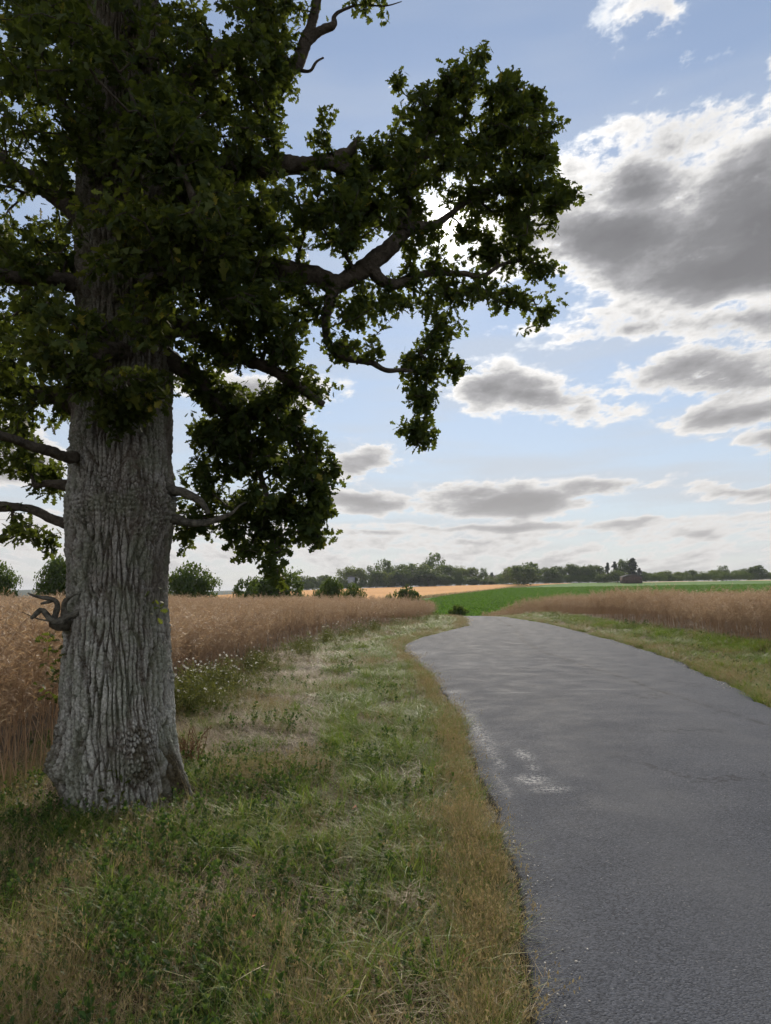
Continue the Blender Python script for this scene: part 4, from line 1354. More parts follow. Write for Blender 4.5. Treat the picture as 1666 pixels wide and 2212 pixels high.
for q in range(7):
    mb = MB()
    H = 1.12 + 0.2 * RNG.random()
    top = np.array([RNG.normal() * 0.10, RNG.normal() * 0.10, H])
    stem(mb, np.zeros(3), top, 0.0048, 0, 0.62, 0.05, 4, 4)
    for s in range(11):
        t = 0.42 + 0.55 * RNG.random()
        p0 = top * t
        a = RNG.random() * 6.283
        bl = (0.22 + 0.3 * RNG.random()) * (1.1 - 0.4 * t)
        sp_ = 0.45 + 0.4 * RNG.random()
        p1 = p0 + np.array([math.cos(a) * bl * sp_, math.sin(a) * bl * sp_, bl * 0.85])
        stem(mb, p0, p1, 0.0026, 0, 0.6, 0.03, 3, 2)
        kk = 13
        tt = 0.25 + 0.75 * RNG.random(kk)
        an = RNG.random(kk) * 6.283
        axx = np.stack([np.cos(an), np.sin(an), 0.15 + 0.8 * RNG.random(kk)], -1)
        leaves_at(mb, p0 + (p1 - p0) * tt[:, None], axx, RNG.normal(size=(kk, 3)), 0.045 + 0.03 * RNG.random(kk), 0.11, 0, (0.25, 1.0))
    kk = 14
    an = RNG.random(kk) * 6.283
    leaves_at(mb, top * (0.8 + 0.22 * RNG.random(kk))[:, None], np.stack([np.cos(an), np.sin(an), 0.2 + 0.8 * RNG.random(kk)], -1), RNG.normal(size=(kk, 3)), 0.05 + 0.03 * RNG.random(kk), 0.11, 0, (0.3, 1.0))
    rape_kinds.append(mb.mesh('rape_plant', [M_RAPE]))


def rots(n, tilt=0.12):
    return np.column_stack([RNG.normal(size=n) * tilt, RNG.normal(size=n) * tilt, RNG.random(n) * 6.283])


def scl3(n, lo, hi):
    s = lo + (hi - lo) * RNG.random(n)
    return np.repeat(s[:, None], 3, 1)


def rand_xy(n, x0, x1, y0, y1):
    return x0 + (x1 - x0) * RNG.random(n), y0 + (y1 - y0) * RNG.random(n)


def inframe(x, y, zt=0.3, m=60):
    a, b_, d = proj(np.stack([x, y, gz(x, y) + zt], -1))
    return (d > 0.8) & (a > -m - 120) & (a < 1666 + m + 60) & (b_ < 2212 + 420)


def on_trunk(x, y):
    return np.hypot(x - BASEX, y - TY) < 0.60


# --- rape standing either side
def rape(name, side, label):
    xs_, ys_, ss = [], [], []
    for (y0, y1, dens) in [(3, 9, 26), (9, 16, 24), (16, 28, 15), (28, 48, 9), (48, 92, 5)]:
        x0, x1 = (-0.62 * y1 - 3, 5.5) if side < 0 else (7, 0.62 * y1 + 3)
        n = int(dens * (x1 - x0) * (y1 - y0))
        x, y = rand_xy(n, x0, x1, y0, y1)
        wob = 0.35 * (fbm(y * 0.7, y * 0 + side, 0, 3, 91) - 0.5) * 2
        d = (rape_left(y) + wob - x) if side < 0 else (x - rape_right(y) - wob)
        lim = 30 if side < 0 else 26
        ok = (d > 0) & inframe(x, y, 1.2, 150) & (d < (80 if side < 0 else 16 + y * 0.25))
        ok &= ~((d > 9) & (y < 30) & (RNG.random(n) < 0.45))
        xs_.append(x[ok])
        ys_.append(y[ok])
        ss.append(np.full(ok.sum(), 1.0 if y1 <= 28 else 1.08))
    x, y, s = np.concatenate(xs_), np.concatenate(ys_), np.concatenate(ss)
    n = len(x)
    hgt = s * (0.84 + 0.20 * RNG.random(n)) * (0.98 + 0.42 * (fbm(x * 0.25, y * 0.25, 0, 2, 95) - 0.5)) * np.where(RNG.random(n) > 0.96, 1.13, 1.0)
    sc = np.column_stack([s * (0.9 + 0.3 * RNG.random(n)), s * (0.9 + 0.3 * RNG.random(n)), hgt])
    scatter(name, np.stack([x, y, gz(x, y) - 0.02], -1), rots(n, 0.10), sc, RNG.integers(0, len(rape_kinds), n), rape_kinds, label, 'crop')
    return n


nl = rape('rapeseed_crop', -1, 'tall dry brown rapeseed standing behind the oak, left of the lane')
nrp = rape('rapeseed_crop', 1, 'tall dry brown rapeseed standing right of the lane before the green field')


# --- verges
def verge_points(n, x0, x1, y0, y1, lo=0.0, hi=99, side=-1):
    x, y = rand_xy(n, x0, x1, y0, y1)
    d = (lane_left(y) - x) if side < 0 else (x - lane_right(y))
    lim = (x > rape_left(y) - 0.5) if side < 0 else (x < rape_right(y) + 0.4)
    ok = (d > lo) & (d < hi) & lim & inframe(x, y) & ~on_trunk(x, y) & (np.hypot(x, y) > 1.2)
    return x[ok], y[ok], d[ok]


def zone_noise(x, y, s, seed):
    return fbm(x * s, y * s, 0, 3, seed)


PK = ['green', 'lush', 'dry', 'hay', 'weed', 'mix']
SETS = {k: [[], [], [], []] for k in list(PATCH)}
for (y0, y1, den_, sc, zs) in [(1.6, 5, 24, 1.0, 1.0), (5, 9, 20, 1.0, 1.0), (9, 16, 11, 1.2, 1.0), (16, 30, 5, 1.7, 1.1), (30, 62, 1.8, 2.3, 1.3)]:
    for side in (-1, 1):
        if side > 0 and y1 <= 5:
            continue
        x0, x1 = (-5.5, 7.0) if side < 0 else (4.5, 13.5)
        x, y, d = verge_points(int(den_ * (x1 - x0) * (y1 - y0)), x0, x1, y0, y1, 0.20 * sc, 99, side)
        n = len(x)
        dn, dm = zone_noise(x, y, 0.8, 101), zone_noise(x, y, 0.95, 107)
        if side < 0:
            straw = sstep(1.25, 2.0, d + 1.0 * (dn - 0.5)) * sstep(6.0, 7.6, y) * (1 - sstep(22, 32, y))
            rust = np.maximum(sstep(-1.7, -2.8, x + 1.4 * (dn - 0.5)) * (1 - sstep(8, 10, y)), 0.9 * sstep(-0.7, -1.6, x + 3.0 * (dm - 0.5)) * (1 - sstep(4.2, 5.6, y)))
            nearw = 1 - sstep(6.2, 8.2, y + 1.5 * (dn - 0.5))
            lane_side = 1 - sstep(0.3, 0.9, d + 0.5 * (dn - 0.5))
            midv = sstep(0.25, 0.55, d) * (1 - sstep(1.3, 2.0, d + 0.8 * (dn - 0.5))) * sstep(3.2, 4.5, y)
            wts = np.stack([
                0.45 + 0.9 * (1 - nearw) * (1 - straw) + 0.8 * lane_side + 1.6 * midv,
                (0.12 + 1.0 * sstep(0.50, 0.58, dm) * (1 - straw) + 0.9 * midv) * (1 - 0.6 * rust),
                0.16 + 1.2 * rust + 0.55 * lane_side * (dn > 0.48) + 0.7 * sstep(0.56, 0.62, dn),
                0.10 + 4.5 * straw + 0.8 * rust + 1.0 * sstep(0.58, 0.66, dm),
                (0.05 + 3.0 * nearw * sstep(0.36, 0.48, dm)) * (1 - lane_side) * (1 - 0.65 * rust),
                0.55 + 0.3 * nearw], 0)
        else:
            wts = np.stack([0.9 + 0 * d, 0.3 + 1.2 * sstep(0.48, 0.56, dm), 0.25 + 0.6 * (1 - sstep(0.2, 0.8, d)) + 0.9 * sstep(0.55, 0.62, dn), 0.15 + 0.4 * sstep(0.55, 0.62, dm), 0.1 + 0 * d, 0.5 + 0 * d], 0)
        wts = np.maximum(wts, 0)
        cw = np.cumsum(wts, 0)
        pick = (RNG.random(n) * cw[-1] > cw).sum(0)
        s = sc * (0.85 + 0.35 * RNG.random(n))
        for q, kname in enumerate(PK):
            m_ = pick == q
            for arr, val in zip(SETS[kname], (x[m_], y[m_], s[m_], np.full(m_.sum(), zs) * (0.85 + 0.3 * RNG.random(m_.sum())))):
                arr.append(val)
        # the ragged fringe hanging over the asphalt
        ln = {5: 26, 9: 20, 16: 11, 30: 6, 62: 3}[y1]
        n = int(ln * (y1 - y0))
        y = y0 + (y1 - y0) * RNG.random(n)
        d = 0.09 + 0.17 * sc * RNG.random(n) ** 1.2
        x = lane_left(y) - d if side < 0 else lane_right(y) + d
        ok = inframe(x, y)
        x, y = x[ok], y[ok]
        fk = RNG.random(len(x)) < (0.55 if side < 0 else 0.4)
        for kname, m_ in (('fringe', fk), ('greenfringe', ~fk)):
            for arr, val in zip(SETS[kname], (x[m_], y[m_], sc * (0.8 + 0.4 * RNG.random(m_.sum())), np.full(m_.sum(), zs * 0.95))):
                arr.append(val)


def put(name, knames, label, cat):
    X, Y_, S, Zs, ID, protos = [], [], [], [], [], []
    for kname in knames:
        x, y, s, zs = [np.concatenate(a) for a in SETS[kname]]
        X.append(x)
        Y_.append(y)
        S.append(s)
        Zs.append(zs)
        ID.append(len(protos) + RNG.integers(0, 4, len(x)))
        protos += PATCH[kname]
    x, y, s, zs, i = [np.concatenate(a) for a in (X, Y_, S, Zs, ID)]
    scatter(name, np.stack([x, y, gz(x, y)], -1), rots(len(x), 0.06), np.column_stack([s, s, zs]), i, protos, label, cat)
    return len(x)


nG = put('grass', ['green', 'lush', 'mix', 'greenfringe'], 'green grass growing along both verges of the lane', 'grass')
nD = put('dry_grass', ['dry', 'fringe'], 'golden dry seeding grass fringing the lane edge', 'grass')
nH = put('cut_grass', ['hay'], 'straw coloured mown grass lying on the verge', 'hay')
nW = put('leafy_weeds', ['weed'], 'low dark green leafy shoots in the verge below the oak', 'weeds')

# mayweed at the foot of the crop
xs_, ys_ = [], []
for (y0, y1, n) in [(9.5, 14, 110), (14, 22, 60), (22, 34, 45), (34, 52, 25)]:
    y = y0 + (y1 - y0) * RNG.random(n)
    x = rape_left(y) + 0.15 + np.abs(RNG.normal(size=n)) * 0.38
    ok = (RNG.random(n) < sstep(0.36, 0.5, fbm(y * 0.8, x * 0.8, 0, 2, 121)))
    xs_.append(x[ok])
    ys_.append(y[ok])
x, y = np.concatenate(xs_), np.concatenate(ys_)
s = (0.85 + 0.5 * RNG.random(len(x))) * np.where(y > 22, 1.2, 1.0)
scatter('mayweed', np.stack([x, y, gz(x, y)], -1), rots(len(x), 0.2), np.repeat(s[:, None], 3, 1), RNG.integers(0, 4, len(x)), may_kinds,
        'white daisy-like mayweed in flower along the foot of the rapeseed', 'flowers')
# nettles and rank growth at the foot of the right-hand crop
xs_, ys_ = [], []
for (y0, y1, n) in [(10, 20, 240), (20, 50, 260)]:
    y = y0 + (y1 - y0) * RNG.random(n)
    x = rape_right(y) - 0.1 - np.abs(RNG.normal(size=n)) * 0.45
    ok = RNG.random(n) < sstep(0.38, 0.52, fbm(y * 0.35, x * 0.35, 0, 2, 131))
    xs_.append(x[ok])
    ys_.append(y[ok])
x, y = np.concatenate(xs_), np.concatenate(ys_)
s = 0.9 + 0.5 * RNG.random(len(x))
scatter('rank_grass', np.stack([x, y, gz(x, y)], -1), rots(len(x), 0.15), np.repeat(s[:, None], 3, 1), RNG.integers(0, 4, len(x)), PATCH['lush'],
        'rank dark grass at the foot of the rapeseed right of the lane', 'grass')

# loose stones along the lane's edges
M_STONE = plain_mat('flint', (0.42, 0.40, 0.37), 0.7, 0.45, 9.0, 0.4)
stone_kinds = []
for q in range(3):
    bv = np.array([(0, 0, 1), (1, 0, 0.1), (0.3, 0.95, 0), (-0.8, 0.6, 0.1), (-0.8, -0.6, 0), (0.3, -0.95, 0.1), (0, 0, -0.6)], float)
    bv = bv * (0.75 + 0.5 * RNG.random((7, 3))) * np.array([1, 0.8, 0.55])
    bf = [(0, 1, 2), (0, 2, 3), (0, 3, 4), (0, 4, 5), (0, 5, 1), (6, 2, 1), (6, 3, 2), (6, 4, 3), (6, 5, 4), (6, 1, 5)]
    stone_kinds.append(make_mesh('stone', bv * 0.012, np.array(bf), [M_STONE]))
y = np.concatenate([2.4 + 9 * RNG.random(620), 8 + 18 * RNG.random(600)])
x = lane_left(y) + 0.03 + np.abs(RNG.normal(size=len(y))) * 0.10
ok = RNG.random(len(y)) < 0.25 + 0.75 * sstep(0.42, 0.6, fbm(x * 1.5, y * 1.5, 0, 2, 141))
x, y = x[ok], y[ok]
y2 = 12 + 30 * RNG.random(2600)
x2 = lane_right(y2) + 0.05 + RNG.normal(size=len(y2)) * 0.16
x, y = np.concatenate([x, x2]), np.concatenate([y, y2])
iy = np.clip(np.searchsorted(ys, y), 0, len(ys) - 1)
iu = np.argmin(np.abs(LX[iy] - x[:, None]), axis=1)
onl = (x > xl[iy]) & (x < xr[iy])
z = np.where(onl, LZ[iy, iu], gz(x, y) + 0.02)
s = 0.25 + 0.6 * RNG.random(len(x)) ** 3
s = s * np.where(x > 4, 1.7, 1.0)
scatter('gravel', np.stack([x, y, z + 0.001], -1), rots(len(x), 0.4), np.repeat(s[:, None], 3, 1), RNG.integers(0, 3, len(x)), stone_kinds,
        'pale loose flint chippings strewn along the lane edges', 'gravel')

# sugar beet: leafy rosettes in drilled rows on the far slope
beet_kinds = []
for q in range(3):
    mb = MB()
    kk = 14
    an = RNG.random(kk) * 6.283
    axx = np.stack([np.cos(an), np.sin(an), 0.5 + 0.8 * RNG.random(kk)], -1)
    leaves_at(mb, np.zeros((kk, 3)), axx, np.tile([0, 0, 1.0], (kk, 1)) + RNG.normal(size=(kk, 3)) * 0.3, 0.45 + 0.25 * RNG.random(kk), 0.6, 0, (0, 1))
    beet_kinds.append(mb.mesh('beet_plant', [M_BEET]))
n = 95000
x, y = rand_xy(n, -45, 175, 112, 300)
rw = np.round((x * 0.93 - y * 0.36) / 1.1) * 1.1
ex = (rw - (x * 0.93 - y * 0.36)) * np.where((y < 190) & (x < 45), 0.85, 0.0)
x = x + ex * 0.93
y = y - ex * 0.36
z = gz(x, y)
a, b_, d = proj(np.stack([x, y, z], -1))
ok = (a > 885) & (a < 1720) & (b_ > np.interp(a, BND[:, 0], BND[:, 1]) + 0.6) & (np.abs(x - 0.5 * (lane_left(y) + lane_right(y))) > 3.2)
bare = sstep(955, 930, a + 0.6 * (b_ - 1300)) * 0.55
ok &= RNG.random(n) > bare
x, y, z = x[ok], y[ok], z[ok]
s = 0.75 + 0.5 * RNG.random(len(x))
scatter('sugar_beet', np.stack([x, y, z], -1), rots(len(x), 0.1), np.repeat(s[:, None], 3, 1), RNG.integers(0, 3, len(x)), beet_kinds, 'bright green leafy beet crop covering the far slope', 'crop')


# ------------------------------------------------------------------ trees and bushes beyond
def crown_mesh(name, seed, mat, puffs=40, leaves=70, leaf=0.045, squash=0.9, hollow=0.5, ragged=0.25, bottom=0.12, core=True):
    """unit crown: fits a box 1 wide, 1 high standing on z = 0; leaf clumps spread over many puffs"""
    rng = np.random.default_rng(seed)
    d = rng.normal(size=(puffs, 3))
    d /= np.linalg.norm(d, axis=1)[:, None]
    c = d * (hollow + (1 - hollow) * rng.random((puffs, 1)) ** 0.5) * np.array([0.40, 0.40, 0.40 * squash / 0.9])
    c[:, 2] = 0.54 + c[:, 2] * (1.0 if bottom > 0 else 1.12)
    c[:, 2] = np.maximum(c[:, 2], bottom + 0.1 * rng.random(puffs))
    pr = 0.09 + 0.09 * rng.random(puffs)
    e = rng.normal(size=(puffs, leaves, 3))
    e /= np.linalg.norm(e, axis=2)[:, :, None]
    e[:, :, 2] = np.where(rng.random((puffs, leaves)) < 0.35, np.abs(e[:, :, 2]), e[:, :, 2])
    rr = pr[:, None, None] * (0.62 + 0.5 * rng.random((puffs, leaves, 1)) + ragged * (rng.random((puffs, leaves, 1)) > 0.9))
    p = (c[:, None, :] + e * rr).reshape(-1, 3)
    n = len(p)
    ax = rng.normal(size=(n, 3)) + np.array([0, 0, -0.2])
    nr_ = e.reshape(-1, 3) * 0.8 + rng.normal(size=(n, 3)) * 0.7 + np.array([0, 0, 0.3])
    mb = MB()
    fr = frames(ax, nr_)
    LVv = np.array([(0, -0.5, 0), (0.42, 0.05, 0.05), (0, 0.6, -0.08), (-0.42, -0.05, 0.05)])
    sz = leaf * (0.6 + 0.8 * rng.random(n))
    V = np.einsum('vj,njk->nvk', LVv, fr) * sz[:, None, None] + p[:, None, :]
    pv = np.repeat(rng.random(puffs) * 0.5, leaves) + 0.5 * rng.random(n)
    mb.add(V.reshape(-1, 3), (np.arange(4)[None] + 4 * np.arange(n)[:, None]), 0, var=np.repeat(pv, 4))
    return mb.mesh(name, [mat])


def pine_mesh(name, seed, mat, tiers=11, lean=0.0, open_=0.0):
    rng = np.random.default_rng(seed)
    mb = MB()
    for t in range(tiers):
        f = t / (tiers - 1)
        z = 0.18 + 0.78 * f
        rad = (0.46 * (1 - f) ** 0.75 + 0.07) * (0.8 + 0.4 * rng.random())
        for b in range(7):
            a = rng.random() * 6.283
            L = rad * (0.5 + 0.6 * rng.random())
            if rng.random() < open_:
                continue
            k = 60
            tt = rng.random(k) ** 0.7
            cx_ = np.stack([np.cos(a) * L * tt, np.sin(a) * L * tt, z + 0.05 * tt - 0.10 * tt ** 2 + 0 * tt], -1)
            p = cx_ + rng.normal(size=(k, 3)) * np.array([0.035, 0.035, 0.016])
            fr = frames(rng.normal(size=(k, 3)) + np.array([math.cos(a), math.sin(a), 0.3]), rng.normal(size=(k, 3)) * 0.5 + np.array([0, 0, 1]))
            LVv = np.array([(0, -0.5, 0), (0.3, 0, 0), (0, 0.6, 0.05), (-0.3, 0, 0)])
            V = np.einsum('vj,njk->nvk', LVv, fr) * (0.04 + 0.04 * rng.random(k))[:, None, None] + p[:, None, :]
            mb.add(V.reshape(-1, 3), (np.arange(4)[None] + 4 * np.arange(k)[:, None]), 0, var=np.repeat(rng.random(k), 4))
    return mb.mesh(name, [mat])


def trunk_mesh(name, seed, top=0.62, r=0.03, forks=5, mat=None):
    rng = np.random.default_rng(seed)
    mb = MB()
    pth = catmull(np.array([(0, 0, -0.06), (0.01, 0, 0.1), (0.02 * rng.normal(), 0.02 * rng.normal(), 0.3), (0.04 * rng.normal(), 0.04 * rng.normal(), top)]), 4)
    V, F = tube(pth, np.linspace(r, r * 0.35, len(pth)), 7)
    mb.add(V, F)
    for q in range(forks):
        t = rng.integers(4, len(pth) - 2)
        a = rng.random() * 6.283
        L = 0.2 + 0.18 * rng.random()
        e = pth[t] + np.array([math.cos(a) * L, math.sin(a) * L, L * 0.9])
        m_ = (pth[t] + e) / 2 + np.array([0, 0, -0.03])
        V, F = tube(catmull(np.array([pth[t], m_, e]), 3), np.linspace(r * 0.5, r * 0.12, 7), 5)
        mb.add(V, F)
    return mb.mesh(name, [mat or M_TREEBARK])


CROWNS = {
    'round': [crown_mesh('tree_crown', 201 + i, M_FARLEAF, 52, 75, 0.05, 0.95, 0.4, 0.3, -0.02) for i in range(4)],
    'pale': [crown_mesh('tree_crown', 221 + i, M_PALELEAF, 52, 75, 0.05, 0.95, 0.4, 0.3, -0.02) for i in range(3)],
    'airy': [crown_mesh('tree_crown', 241 + i, M_FARLEAF, 34, 60, 0.055, 0.98, 0.55, 0.4) for i in range(3)],
    'pine': [pine_mesh('tree_crown', 261 + i, M_NEEDLE, 11, 0, 0.15 * i) for i in range(3)],
    'bush': [crown_mesh('bush_crown', 281 + i, M_FARLEAF, 60, 110, 0.05, 1.0, 0.35, 0.3, 0.05) for i in range(3)],
    'thorn': [crown_mesh('tree_crown', 301 + i, M_FARLEAF, 44, 70, 0.048, 1.02, 0.32, 0.6, 0.04) for i in range(4)],
}
TRUNKS = [trunk_mesh('tree_trunk', 320 + i) for i in range(3)]
TRUNKS_P = [trunk_mesh('tree_trunk', 330 + i, 0.9, 0.022, 2) for i in range(2)]
_tc = [0]


def tree(name, label, sort, px, top, base, width, Y, cat='tree', group=None, depth=1.0):
    """survey bearing px, heights of top and foot, width; standing at distance Y"""
    foot = P(px, base, Y)
    g = float(gz(foot[0], Y))
    zt = P(px, top, Y)[2]
    H = zt - g
    Wm = width / FPX * math.hypot(Y, foot[0] * 0.2) * 1.12
    r = bpy.data.objects.new(name, None)
    COL.objects.link(r)
    r.location = (foot[0], Y, g)
    r.rotation_euler = (0, 0, 0)
    tag(r, label, cat, group)
    i = _tc[0]
    _tc[0] += 1
    var = CROWNS[sort]
    lobes = [(0, 0, 1, 1)]
    if sort == 'thorn':
        lobes = [(-0.24, 0, 0.62, 0.80), (0.22, 0.1, 0.66, 0.88), (0.02, -0.05, 0.72, 1.0), (-0.05, -0.1, 0.95, 0.48)]
    for q, (ox, oy, fw, fh) in enumerate(lobes):
        c = bpy.data.objects.new('crown', var[(i + q) % len(var)])
        COL.objects.link(c)
        c.parent = r
        c.location = (ox * Wm * (1 if i % 2 else -1), oy * Wm, -0.03 * H)
        c.scale = (Wm * fw, Wm * fw * depth, H * fh)
        c.rotation_euler = (0, 0, (i * 2.399 + q * 1.3) % 6.283)
    t = bpy.data.objects.new('trunk', (TRUNKS_P if sort == 'pine' else TRUNKS)[i % 2])
    COL.objects.link(t)
    t.parent = r
    t.scale = (min(Wm, H), min(Wm, H), H)
    return r


FIELD_EDGE = [  # hedgerow trees beyond the rape
    ('hawthorn_tree', 'open-crowned hawthorn just right of the oak trunk', 'thorn', 412, 1212, 1305, 108, 74),
    ('hawthorn_tree', 'broad hawthorn behind the low hanging oak leaves', 'thorn', 592, 1214, 1305, 112, 76),
    ('ash_sapling', 'narrow dark sapling growing against the broad hawthorn', 'airy', 530, 1238, 1305, 48, 72),
    ('hawthorn_tree', 'small round hawthorn standing before the orange wheat', 'thorn', 709, 1240, 1305, 62, 84),
    ('elder_bush', 'ragged upright bush leaning on the small round hawthorn', 'thorn', 765, 1257, 1305, 50, 83),
    ('elder_bush', 'low dome-shaped bush alone before the orange wheat', 'bush', 881, 1272, 1304, 66, 86),
    ('elder_bush', 'tiny bush tucked against the low dome-shaped bush', 'bush', 841, 1284, 1304, 22, 86),
    ('field_maple', 'dark tree half hidden behind the left side of the oak trunk', 'thorn', 128, 1192, 1305, 92, 72),
    ('field_maple', 'dark tree cut off by the left edge of the picture', 'thorn', -8, 1208, 1305, 84, 66),
]
for a in FIELD_EDGE:
    tree(*a, group='hedgerow trees beyond the rape')
TREELINE = [
    ('oak', 'low round tree at the left end of the wood behind the wheat', 'round', 664, 1245, 1273, 56, 395),
    ('oak', 'low grey-green tree between the wood end and the round hawthorn', 'round', 700, 1243, 1273, 40, 400),
    ('oak', 'broad tree rising behind the round hawthorn', 'pale', 750, 1222, 1270, 44, 400),
    ('ash_tree', 'pale loose tree beside the grey silo', 'pale', 778, 1229, 1270, 38, 398),
    ('oak', 'small round-headed tree right of the grey silo', 'airy', 798, 1223, 1269, 26, 404),
    ('poplar', 'first tall tree standing out of the wood, left one of two', 'airy', 829, 1203, 1269, 42, 410),
    ('oak', 'low dark tree at the foot of the left tall tree', 'round', 815, 1236, 1268, 46, 388),
    ('oak', 'small dark tree in the notch between the two tall trees', 'round', 853, 1223, 1268, 26, 402),
    ('sycamore', 'pale yellowish tree low in the wood below the notch', 'pale', 840, 1235, 1268, 40, 386),
    ('oak', 'middle tree of the wood with rounded dark crown', 'round', 880, 1219, 1268, 60, 400),
    ('oak', 'wide dark tree at the wood edge facing the wheat', 'round', 872, 1232, 1268, 60, 386),
    ('sycamore', 'large pale domed tree at the heart of the wood', 'pale', 921, 1217, 1268, 66, 394),
    ('oak', 'wide green tree at the wood edge under the tallest tree', 'round', 925, 1230, 1267, 66, 386),
    ('poplar', 'tallest dark tree standing out of the wood', 'airy', 940, 1196, 1267, 50, 412),
    ('oak', 'dark tree right of the tallest tree', 'round', 968, 1224, 1267, 38, 398),
    ('oak', 'drooping grey-green tree at the right end of the wood edge', 'round', 963, 1240, 1267, 38, 386),
    ('ash_tree', 'loose pale tree right of the wood', 'pale', 994, 1223, 1266, 38, 404),
    ('holly_tree', 'small dark oval tree before the loose pale tree', 'round', 992, 1233, 1265, 18, 392),
    ('oak', 'feathery tree left of the house', 'pale', 1022, 1227, 1265, 36, 406),
    ('birch', 'slim birch-like tree directly left of the house', 'airy', 1046, 1227, 1264, 22, 402),
    ('garden_bush', 'round clipped bush at the wheat edge left of the house', 'bush', 1024, 1247, 1264, 30, 384),
    ('garden_bush', 'small bush before the house, left of its white wall', 'bush', 1044, 1253, 1263, 14, 384),
    ('garden_bush', 'small bush hiding the right corner of the house', 'bush', 1061, 1253, 1263, 16, 383),
    ('fir_tree', 'dark little fir behind the house', 'pine', 1063, 1236, 1262, 20, 420),
    ('oak', 'hedge-like tree between the house and the big field oak', 'round', 1088, 1238, 1263, 36, 400),
    ('field_oak', 'big round oak standing at the edge of the green field', 'round', 1131, 1222, 1269, 66, 350),
    ('oak', 'taller ragged tree behind the big field oak', 'airy', 1140, 1211, 1264, 62, 390),
    ('oak', 'bushy tree at the left shoulder of the big field oak', 'pale', 1104, 1226, 1265, 40, 378),
    ('oak', 'dark tree just right of the big field oak', 'round', 1185, 1226, 1262, 46, 392),
    ('oak', 'reddish-topped tree in the dark belt of woodland', 'round', 1204, 1224, 1262, 34, 400),
    ('oak', 'dark tree with a notched crown left in the dark belt', 'round', 1230, 1221, 1262, 34, 396),
    ('oak', 'dark broad tree at the middle of the dark belt', 'round', 1250, 1220, 1261, 42, 398),
    ('oak', 'dark pointed tree right of the belt middle', 'round', 1270, 1221, 1261, 36, 394),
    ('oak', 'dark tree with a light gap beside it in the belt', 'round', 1290, 1222, 1261, 38, 398),
    ('spruce', 'slender spruce poking above the dark belt', 'pine', 1314, 1214, 1261, 20, 410),
    ('spruce', 'second spruce, nearer the tall pines', 'pine', 1329, 1212, 1261, 24, 408),
    ('pine', 'dense dark pine directly behind the barn', 'round', 1351, 1209, 1260, 40, 404),
    ('pine', 'tall pine with separate layered boughs right of the dense pine', 'pine', 1368, 1204, 1260, 40, 402),
    ('pine', 'short grey pine right of the layered pine', 'pine', 1382, 1226, 1260, 22, 406),
    ('oak', 'round dark tree directly left of the barn', 'round', 1334, 1231, 1261, 40, 372),
    ('oak', 'low dark tree left of the round tree by the barn', 'round', 1305, 1240, 1261, 34, 374),
    ('holly_tree', 'narrow dark tree touching the right end of the barn', 'round', 1393, 1235, 1259, 18, 392),
    ('oak', 'small round tree second right of the barn', 'round', 1408, 1239, 1259, 22, 390),
    ('willow', 'pale broad tree in the right-hand hedge', 'pale', 1434, 1233, 1259, 44, 400),
    ('oak', 'dark tree in front of the pale broad tree', 'round', 1450, 1240, 1258, 28, 392),
    ('willow', 'small pale tree mid-way along the right-hand hedge', 'pale', 1466, 1236, 1258, 26, 402),
    ('oak', 'rounded dark tree mid-way along the right-hand hedge', 'round', 1491, 1233, 1258, 36, 396),
    ('oak', 'low wide dark tree left of the umbrella-shaped tree', 'round', 1521, 1238, 1258, 38, 396),
    ('willow', 'pale tree behind the left edge of the umbrella-shaped tree', 'pale', 1541, 1232, 1257, 26, 406),
    ('field_oak', 'umbrella-shaped tree standing above the right-hand hedge', 'airy', 1562, 1222, 1257, 32, 404),
    ('oak', 'squat dark tree below the umbrella-shaped tree', 'round', 1569, 1238, 1257, 30, 394),
    ('oak', 'dark tree right of the umbrella-shaped tree', 'round', 1596, 1230, 1257, 32, 398),
    ('oak', 'dark tree filling the gap before the high right-hand tree', 'round', 1616, 1228, 1256, 30, 398),
    ('oak', 'high broad tree near the right edge of the picture', 'round', 1637, 1222, 1256, 42, 396),
    ('oak', 'tree cut off by the right edge of the picture', 'round', 1672, 1236, 1256, 36, 396),
]
for a in TREELINE:
    tree(*a, group='trees on the skyline')
# undergrowth closing the foot of the woods: one mass
mb = MB()
rng = np.random.default_rng(5)
src = CROWNS['bush'][0]
cv = np.zeros(len(src.vertices) * 3, np.float32)
src.vertices.foreach_get('co', cv)
cv = cv.reshape(-1, 3)
fv = np.arange(len(cv)).reshape(-1, 4)
va = np.zeros(len(cv), np.float32)
src.attributes['var'].data.foreach_get('value', va)
for px in np.concatenate([np.linspace(650, 1100, 44), np.linspace(1146, 1345, 26), np.linspace(1395, 1680, 32)]):
    Y = 384 + 10 * rng.random()
    foot = P(px, 1265, Y)
    g = float(gz(foot[0], Y))
    hM = 3.0 + 3.0 * rng.random()
    q = cv[::1] * np.array([6.5, 3.0, hM]) + np.array([foot[0], Y, g - 0.5])
    sel = rng.random(len(fv)) < 0.18
    f_ = fv[sel]
    u, inv = np.unique(f_.ravel(), return_inverse=True)
    mb.add(np.column_stack([q[u]]), inv.reshape(-1, 4), 0, var=va[u])
link('undergrowth', mb.mesh('undergrowth', [M_FARLEAF]), label='dark undergrowth along the foot of the skyline woods', cat='undergrowth', kind='stuff')

# pale grass bank dividing wheat from beet
mb = MB()
bp_ = np.array([(905, 1293), (960, 1287), (1030, 1279.5), (1100, 1271), (1130, 1268)])
M_BANK = foliage_mat('bank_grass', [(0.0, (0.22, 0.17, 0.08)), (1.0, (0.46, 0.38, 0.22))], 0.3, (0.4, 0.32, 0.15), 0.6, 0.2)


